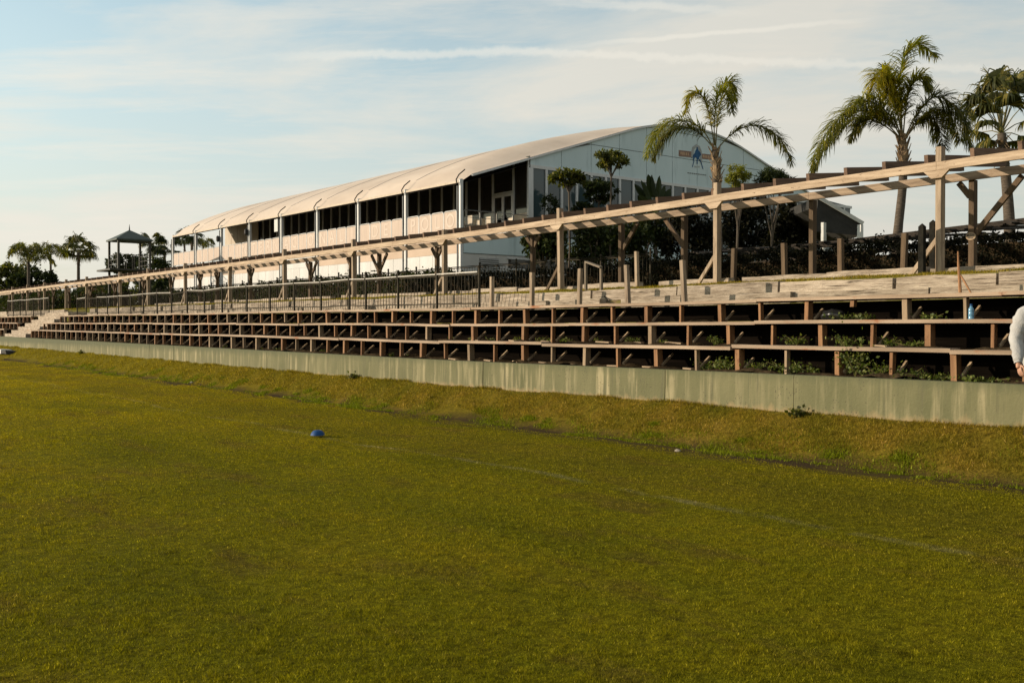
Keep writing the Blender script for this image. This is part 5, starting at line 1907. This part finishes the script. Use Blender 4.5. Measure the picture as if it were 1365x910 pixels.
def man():
    foot = ond(1386, 600, 10.76)
    gzv = float(gz(foot.x, foot.y))
    org = Vector((foot.x, foot.y, gzv))
    root = empty('person', org, 'man in loose white long sleeved shirt walking past the wall', 'person')
    # local: x = photo right, y = away, z = up.  He walks towards the left of the camera.
    def Wp(p):
        return org + (RGT * p[0] + FWD * p[1] + UPZ * p[2]) * 1.045
    def wm(me):
        for v in me.vertices: v.co = Wp(v.co)
        return me
    Hh = 1.79
    J = {}
    V, E_, R = [], [], []
    def add(p, r, par=None):
        V.append(p); R.append(r)
        if par is not None: E_.append((par, len(V) - 1))
        return len(V) - 1
    pel = add((0, 0, .97), (.15, .11))
    sp = add((0, -.01, 1.12), (.14, .10), pel)
    ch = add((0, -.01, 1.30), (.16, .115), sp)
    up = add((0, 0, 1.43), (.13, .09), ch)
    nk = add((0, -.01, 1.53), (.055, .058), up)
    hd0 = add((0, -.03, 1.60), (.065, .075), nk)
    hd1 = add((0, -.035, 1.69), (.078, .095), hd0)
    hd2 = add((0, -.02, 1.76), (.06, .075), hd1)
    # arm on the photo's left: elbow out, forearm slightly forward
    sl = add((-.165, 0, 1.445), .058, up)
    el = add((-.232, .02, 1.16), .043, sl)
    wl = add((-.275, -.105, .93), .028, el)
    pl = add((-.278, -.13, .872), (.022, .038), wl)
    sr = add((.17, 0, 1.445), .058, up)
    er = add((.235, .05, 1.16), .043, sr)
    wr = add((.21, .0, .92), .028, er)
    pr = add((.20, -.02, .86), (.022, .038), wr)
    for s, (ky, ay) in ((-1, (-.10, .02)), (1, (.02, .22))):
        hp = add((s * .09, 0, .90), .088, pel)
        kn = add((s * .095, ky, .50), .058, hp)
        an = add((s * .095, ay, .09), .038, kn)
        to = add((s * .11, ay - .17, .035), .035, an)
    body = skin_mesh('body', V, E_, R, 0)
    parts = [body]
    # hands: four curled fingers and a thumb each
    for (palm, wri, s) in ((V[pl], V[wl], -1), (V[pr], V[wr], 1)):
        P = Vector(palm); ax = (P - Vector(wri)).normalized()
        sd = Vector((0, -1, 0)) - ax * ax.dot(Vector((0, -1, 0))); sd.normalize()
        inn = ax.cross(sd) * (1 if s < 0 else -1)
        if inn.x * s > 0: inn = -inn
        for k, (o, ln) in enumerate(((.028, .070), (.010, .080), (-.009, .074), (-.027, .058))):
            a0 = P + sd * o - ax * .01
            a1 = P + sd * o + ax * .035
            a2 = a1 + (ax * .85 + inn * .5).normalized() * ln * .5
            a3 = a2 + (ax * .45 + inn * .9).normalized() * ln * .35
            a4 = a3 + (ax * .0 + inn * 1).normalized() * ln * .25
            parts.append(skin_mesh('finger', [tuple(q) for q in (a0, a1, a2, a3, a4)], [(0, 1), (1, 2), (2, 3), (3, 4)], [.010, .0095, .0088, .008, .006], 0, 1))
        t0 = P - ax * .025 + sd * .02
        t1 = t0 + (sd * .8 + ax * .5 + inn * .3).normalized() * .035
        t2 = t1 + (ax * .9 + inn * .4).normalized() * .03
        t3 = t2 + (ax * .9 + inn * .5).normalized() * .022
        parts.append(skin_mesh('thumb', [tuple(q) for q in (t0, t1, t2, t3)], [(0, 1), (1, 2), (2, 3)], [.013, .011, .010, .007], 0, 1))
    # face: nose, ears, brow
    fy = -.125
    parts.append(skin_mesh('nose', [(0, -.105, 1.70), (0, -.128, 1.665), (0, -.115, 1.655)], [(0, 1), (1, 2)], [.010, .015, .012], 0, 1))
    for s in (-1, 1):
        parts.append(skin_mesh('ear', [(s * .077, -.01, 1.70), (s * .085, -.005, 1.68), (s * .078, -.012, 1.655)], [(0, 1), (1, 2)], [(.012, .018), (.012, .02), (.010, .014)], 0, 1))
    skin = surf('skin', (.36, .19, .12), (.42, .235, .155), 14, None, .55, .1, 80)
    link_mesh('body', wm(join_meshes('body', parts)), skin, root, True)
    # eyes and mouth
    for s in (-1, 1):
        bm = bmesh.new(); bmesh.ops.create_uvsphere(bm, u_segments=12, v_segments=8, radius=.011)
        for v in bm.verts: v.co += Vector((s * .030, -.112, 1.692))
        me = bpy.data.meshes.new('eye'); bm.to_mesh(me); bm.free()
        link_mesh('eye', wm(me), M['black'], root, True)
    me = skin_mesh('mouth', [(-.022, -.112, 1.628), (0, -.118, 1.626), (.022, -.112, 1.628)], [(0, 1), (1, 2)], [.004, .006, .004], 1, 1)
    link_mesh('mouth', wm(me), surf('lips', (.25, .09, .07), (.3, .11, .09), 10, None, .5, 0), root, True)
    hm = skin_mesh('hair', [(0, .03, 1.66), (0, .02, 1.74), (0, -.03, 1.79), (0, -.075, 1.775)], [(0, 1), (1, 2), (2, 3)], [(.075, .05), (.082, .07), (.07, .055), (.06, .02)], 1, 2)
    link_mesh('hair', wm(hm), surf('dark hair', (.02, .014, .01), (.05, .035, .025), 30, None, .6, .4, 90), root, True)
    # loose shirt with creases
    mb = MB()
    def loft(rings, n=28):
        vs, fs = [], []
        m = len(rings)
        for q, (c, rx, ry, ax) in enumerate(rings):
            ax = Vector(ax).normalized()
            u = Vector((1, 0, 0)); u = (u - ax * u.dot(ax)).normalized()
            w = ax.cross(u)
            for k in range(n):
                a = 6.2832 * k / n
                f = 1 + .075 * math.sin(2 * a + q * .9) * math.sin(q * 1.3 - a) + .045 * math.sin(4 * a + q * 1.6)
                vs.append(Vector(c) + u * math.cos(a) * rx * f + w * math.sin(a) * ry * f)
        for q in range(m - 1):
            for k in range(n):
                k2 = (k + 1) % n
                fs.append((q * n + k, q * n + k2, (q + 1) * n + k2, (q + 1) * n + k))
        mb.add(vs, fs)
    T_ = [(.90, .165, .135), (.93, .172, .14), (.97, .17, .138), (1.0, .17, .137), (1.06, .17, .136), (1.12, .172, .136), (1.18, .178, .137), (1.24, .19, .138), (1.30, .203, .138),
          (1.36, .20, .132), (1.41, .185, .12), (1.445, .16, .105), (1.475, .125, .09), (1.50, .085, .078), (1.53, .066, .07)]
    loft([((0, -.005, z), rx, ry, (0, 0, 1)) for z, rx, ry in T_], 40)
    for sg, pts in ((-1, [(-.10, 0, 1.45), (-.165, 0, 1.415), (-.207, .01, 1.31), (-.234, .02, 1.17), (-.252, -.04, 1.06), (-.273, -.095, .955)]),
                    (1, [(.10, 0, 1.45), (.165, 0, 1.415), (.21, .03, 1.31), (.24, .05, 1.17), (.228, .03, 1.06), (.214, .005, .95)])):
        c = spline(pts, 26)
        R_ = [.082, .084, .076, .072, .060, .045]
        rings = []
        for q, p_ in enumerate(c):
            t_ = q / 26 * 5
            k_ = min(int(t_), 4); r_ = R_[k_] + (R_[k_ + 1] - R_[k_]) * (t_ - k_)
            r_ *= 1 + .045 * math.sin(q * 1.7) * (1 if 6 < q < 24 else .3)
            tg = c[min(q + 1, 26)] - c[max(q - 1, 0)]
            rings.append((p_, r_, r_ * .98, tg))
        rings.append((c[26] + (c[26] - c[25]).normalized() * .004, .040, .040, c[26] - c[25]))
        rings.append((c[26] + (c[26] - c[25]).normalized() * .035, .037, .037, c[26] - c[25]))
        loft(rings, 24)
    sh = mb.mesh('shirt')
    shirt = surf('white cotton', (.32, .312, .30), (.38, .372, .36), 6, None, .9, .7, 14, stain=((.27, .262, .25), 5, None, .60, .72))
    link_mesh('shirt', wm(sh), shirt, root, True)
    for s, i0 in ((-1, None),):
        pass
    TV = [(0, 0, .98), (0, 0, .90), (-.095, 0, .86), (-.097, -.10, .50), (-.096, .02, .12), (.095, 0, .86), (.097, .02, .50), (.096, .22, .12)]
    TE = [(0, 1), (1, 2), (2, 3), (3, 4), (1, 5), (5, 6), (6, 7)]
    TR = [(.165, .125), (.165, .13), .105, .078, .066, .105, .078, .066]
    tr = skin_mesh('trousers', TV, TE, TR, 0, 2)
    link_mesh('trousers', wm(tr), surf('dark trousers', (.02, .02, .022), (.035, .034, .036), 10, None, .85, .2), root, True)
    for s, ay in ((-1, .02), (1, .22)):
        sm_ = skin_mesh('shoe', [(s * .096, ay + .03, .05), (s * .10, ay - .07, .05), (s * .112, ay - .19, .035)], [(0, 1), (1, 2)], [(.045, .05), (.046, .048), (.042, .03)], 1, 2)
        link_mesh('shoe', wm(sm_), M['brown_post'], root, True)


man()

# ------------------------------------------------------------------ camera
cam = bpy.data.cameras.new('camera')
co = bpy.data.objects.new('camera', cam)
COL.objects.link(co)
cam.sensor_fit = 'HORIZONTAL'
cam.sensor_width = 36
cam.lens = F_PX / 1365 * 36
cam.clip_start = .1
cam.clip_end = 5000
co.location = EYE
co.rotation_euler = (math.pi / 2 - DE, 0, -TH)
cam.dof.use_dof = True
cam.dof.focus_distance = 24
cam.dof.aperture_fstop = 8
SC.camera = co

# ------------------------------------------------------------------ light
EL = math.radians(15.5)
SD = Vector((-.75 * math.cos(EL), .661 * math.cos(EL), math.sin(EL))).normalized()
sun = bpy.data.lights.new('sun', 'SUN')
sun.energy = 4.1
sun.angle = math.radians(.55)
sun.color = (1.0, .845, .655)
so = bpy.data.objects.new('sun', sun)
COL.objects.link(so)
so.rotation_euler = (-SD).to_track_quat('-Z', 'Y').to_euler()
so.location = (-20, 20, 30)

w = bpy.data.worlds.new('World')
SC.world = w
w.use_nodes = True
nt = w.node_tree
nt.nodes.clear()
sky = N(nt, 'ShaderNodeTexSky', sky_type='NISHITA')
sky.sun_disc = False
sky.sun_elevation = EL
sky.sun_rotation = math.atan2(SD.x, SD.y) % (2 * math.pi)
sky.altitude = 0; sky.air_density = 1.0; sky.dust_density = 1.5; sky.ozone_density = 1.5
tc = N(nt, 'ShaderNodeTexCoord')
D = tc.outputs['Generated']
# flatten the direction on to a high cloud layer so clouds shrink towards the horizon
sx = N(nt, 'ShaderNodeSeparateXYZ'); L(nt, D, sx.inputs[0])
zc = N(nt, 'ShaderNodeMath', operation='MAXIMUM'); zc.inputs[1].default_value = 0.0; L(nt, sx.outputs[2], zc.inputs[0])
za = N(nt, 'ShaderNodeMath', operation='ADD'); za.inputs[1].default_value = .10; L(nt, zc.outputs[0], za.inputs[0])
dv = N(nt, 'ShaderNodeVectorMath', operation='DIVIDE'); L(nt, D, dv.inputs[0])
cb = N(nt, 'ShaderNodeCombineXYZ')
for i in range(3): L(nt, za.outputs[0], cb.inputs[i])
L(nt, cb.outputs[0], dv.inputs[1])
PL = dv.outputs[0]
rot = N(nt, 'ShaderNodeMapping'); rot.inputs['Rotation'].default_value = (0, 0, TH); L(nt, PL, rot.inputs[0])
RP = rot.outputs[0]


def layer(scale, sc, lo, hi, v1, det=6, rough=.6, off=0.0):
    mp = N(nt, 'ShaderNodeMapping'); mp.inputs['Scale'].default_value = sc; mp.inputs['Location'].default_value = (off, off * .7, off * .3)
    L(nt, RP, mp.inputs[0])
    n_ = N(nt, 'ShaderNodeTexNoise', i_Scale=scale, i_Detail=det, i_Roughness=rough); n_.inputs['Distortion'].default_value = .35
    L(nt, mp.outputs[0], n_.inputs['Vector'])
    return ramp(nt, n_.outputs['Fac'], [(lo, 0.0), (hi, v1)]).outputs[0]


K = 10.0
skyc = N(nt, 'ShaderNodeHueSaturation'); skyc.inputs['Saturation'].default_value = 1.0; skyc.inputs['Value'].default_value = SKYV if 'SKYV' in globals() else 1.0
L(nt, sky.outputs[0], skyc.inputs['Color'])
col = mix(nt, 1.0, skyc.outputs[0], (1.10, 1.36, 1.24), 'MULTIPLY')
# thin veil that thickens towards the horizon
veil = N(nt, 'ShaderNodeMapRange'); veil.inputs[1].default_value = .36; veil.inputs[2].default_value = .02
veil.inputs[3].default_value = .30; veil.inputs[4].default_value = .93
L(nt, sx.outputs[2], veil.inputs[0])
hz = N(nt, 'ShaderNodeMapRange'); hz.inputs[1].default_value = .02; hz.inputs[2].default_value = .22
L(nt, sx.outputs[2], hz.inputs[0])
vc = mix(nt, hz.outputs[0], (.50 * K, .46 * K, .395 * K), (.47 * K, .495 * K, .475 * K))
col = mix(nt, veil.outputs[0], col, vc)
c1 = layer(.5, (1.0, 1.7, 1), .44, .60, .85, 7, .6, 2.0)
col = mix(nt, c1, col, (.535 * K, .51 * K, .45 * K))
c2 = layer(1.5, (.8, 3.0, 1), .50, .72, .42, 7, .66, 4.0)
col = mix(nt, c2, col, (.575 * K, .535 * K, .465 * K))


def trail(p, q, width, strength, lump, colr):
    """straight vapour trail along a great circle between two directions"""
    global col
    a, b = ray(*p).normalized(), ray(*q).normalized()
    nrm = a.cross(b).normalized()
    t = (b - a * a.dot(b)).normalized()
    dt = N(nt, 'ShaderNodeVectorMath', operation='DOT_PRODUCT'); dt.inputs[1].default_value = nrm; L(nt, D, dt.inputs[0])
    n_ = N(nt, 'ShaderNodeTexNoise', i_Scale=lump, i_Detail=5, i_Roughness=.6); L(nt, D, n_.inputs['Vector'])
    of = N(nt, 'ShaderNodeMath', operation='MULTIPLY_ADD'); of.inputs[1].default_value = width * 2.2; of.inputs[2].default_value = -width * 1.1
    L(nt, n_.outputs['Fac'], of.inputs[0])
    s = N(nt, 'ShaderNodeMath', operation='ADD'); L(nt, dt.outputs['Value'], s.inputs[0]); L(nt, of.outputs[0], s.inputs[1])
    ab = N(nt, 'ShaderNodeMath', operation='ABSOLUTE'); L(nt, s.outputs[0], ab.inputs[0])
    m1 = N(nt, 'ShaderNodeMapRange', interpolation_type='SMOOTHSTEP'); m1.inputs[1].default_value = width; m1.inputs[2].default_value = width * .15
    m1.inputs[4].default_value = strength
    L(nt, ab.outputs[0], m1.inputs[0])
    al = N(nt, 'ShaderNodeVectorMath', operation='DOT_PRODUCT'); al.inputs[1].default_value = t; L(nt, D, al.inputs[0])
    m2 = N(nt, 'ShaderNodeMapRange', interpolation_type='SMOOTHSTEP'); m2.inputs[1].default_value = -.02; m2.inputs[2].default_value = .12
    L(nt, al.outputs['Value'], m2.inputs[0])
    e = t.dot(b)
    m3 = N(nt, 'ShaderNodeMapRange', interpolation_type='SMOOTHSTEP'); m3.inputs[1].default_value = e + .06; m3.inputs[2].default_value = e - .06
    L(nt, al.outputs['Value'], m3.inputs[0])
    mm = N(nt, 'ShaderNodeMath', operation='MULTIPLY'); L(nt, m1.outputs[0], mm.inputs[0]); L(nt, m2.outputs[0], mm.inputs[1])
    m4 = N(nt, 'ShaderNodeMath', operation='MULTIPLY'); L(nt, mm.outputs[0], m4.inputs[0]); L(nt, m3.outputs[0], m4.inputs[1])
    col = mix(nt, m4.outputs[0], col, colr)


WH = (.62 * K, .59 * K, .52 * K)
trail((330, 78), (720, 68), .006, .45, 40, WH)
trail((600, 66), (1400, 96), .0055, .42, 60, WH)
trail((740, 64), (1120, 30), .0032, .5, 30, WH)
trail((690, 0), (960, 14), .006, .4, 40, WH)
# the whole sky is a little brighter towards the sun
ds = N(nt, 'ShaderNodeVectorMath', operation='DOT_PRODUCT'); ds.inputs[1].default_value = SD; L(nt, D, ds.inputs[0])
gl = N(nt, 'ShaderNodeMapRange'); gl.inputs[1].default_value = -.55; gl.inputs[2].default_value = .75
gl.inputs[3].default_value = .84; gl.inputs[4].default_value = 1.12
L(nt, ds.outputs['Value'], gl.inputs[0])
col = mix(nt, 1.0, col, gl.outputs[0], 'MULTIPLY')
bg = N(nt, 'ShaderNodeBackground', i_Strength=.1)
L(nt, col, bg.inputs[0])
L(nt, bg.outputs[0], N(nt, 'ShaderNodeOutputWorld').inputs[0])

SC.view_settings.view_transform = 'Standard'
SC.view_settings.look = 'None'
SC.view_settings.exposure = 0.6
SC.view_settings.gamma = 1.0
SC.view_settings.use_curve_mapping = False
SC.cycles.max_bounces = 6
SC.cycles.transparent_max_bounces = 4
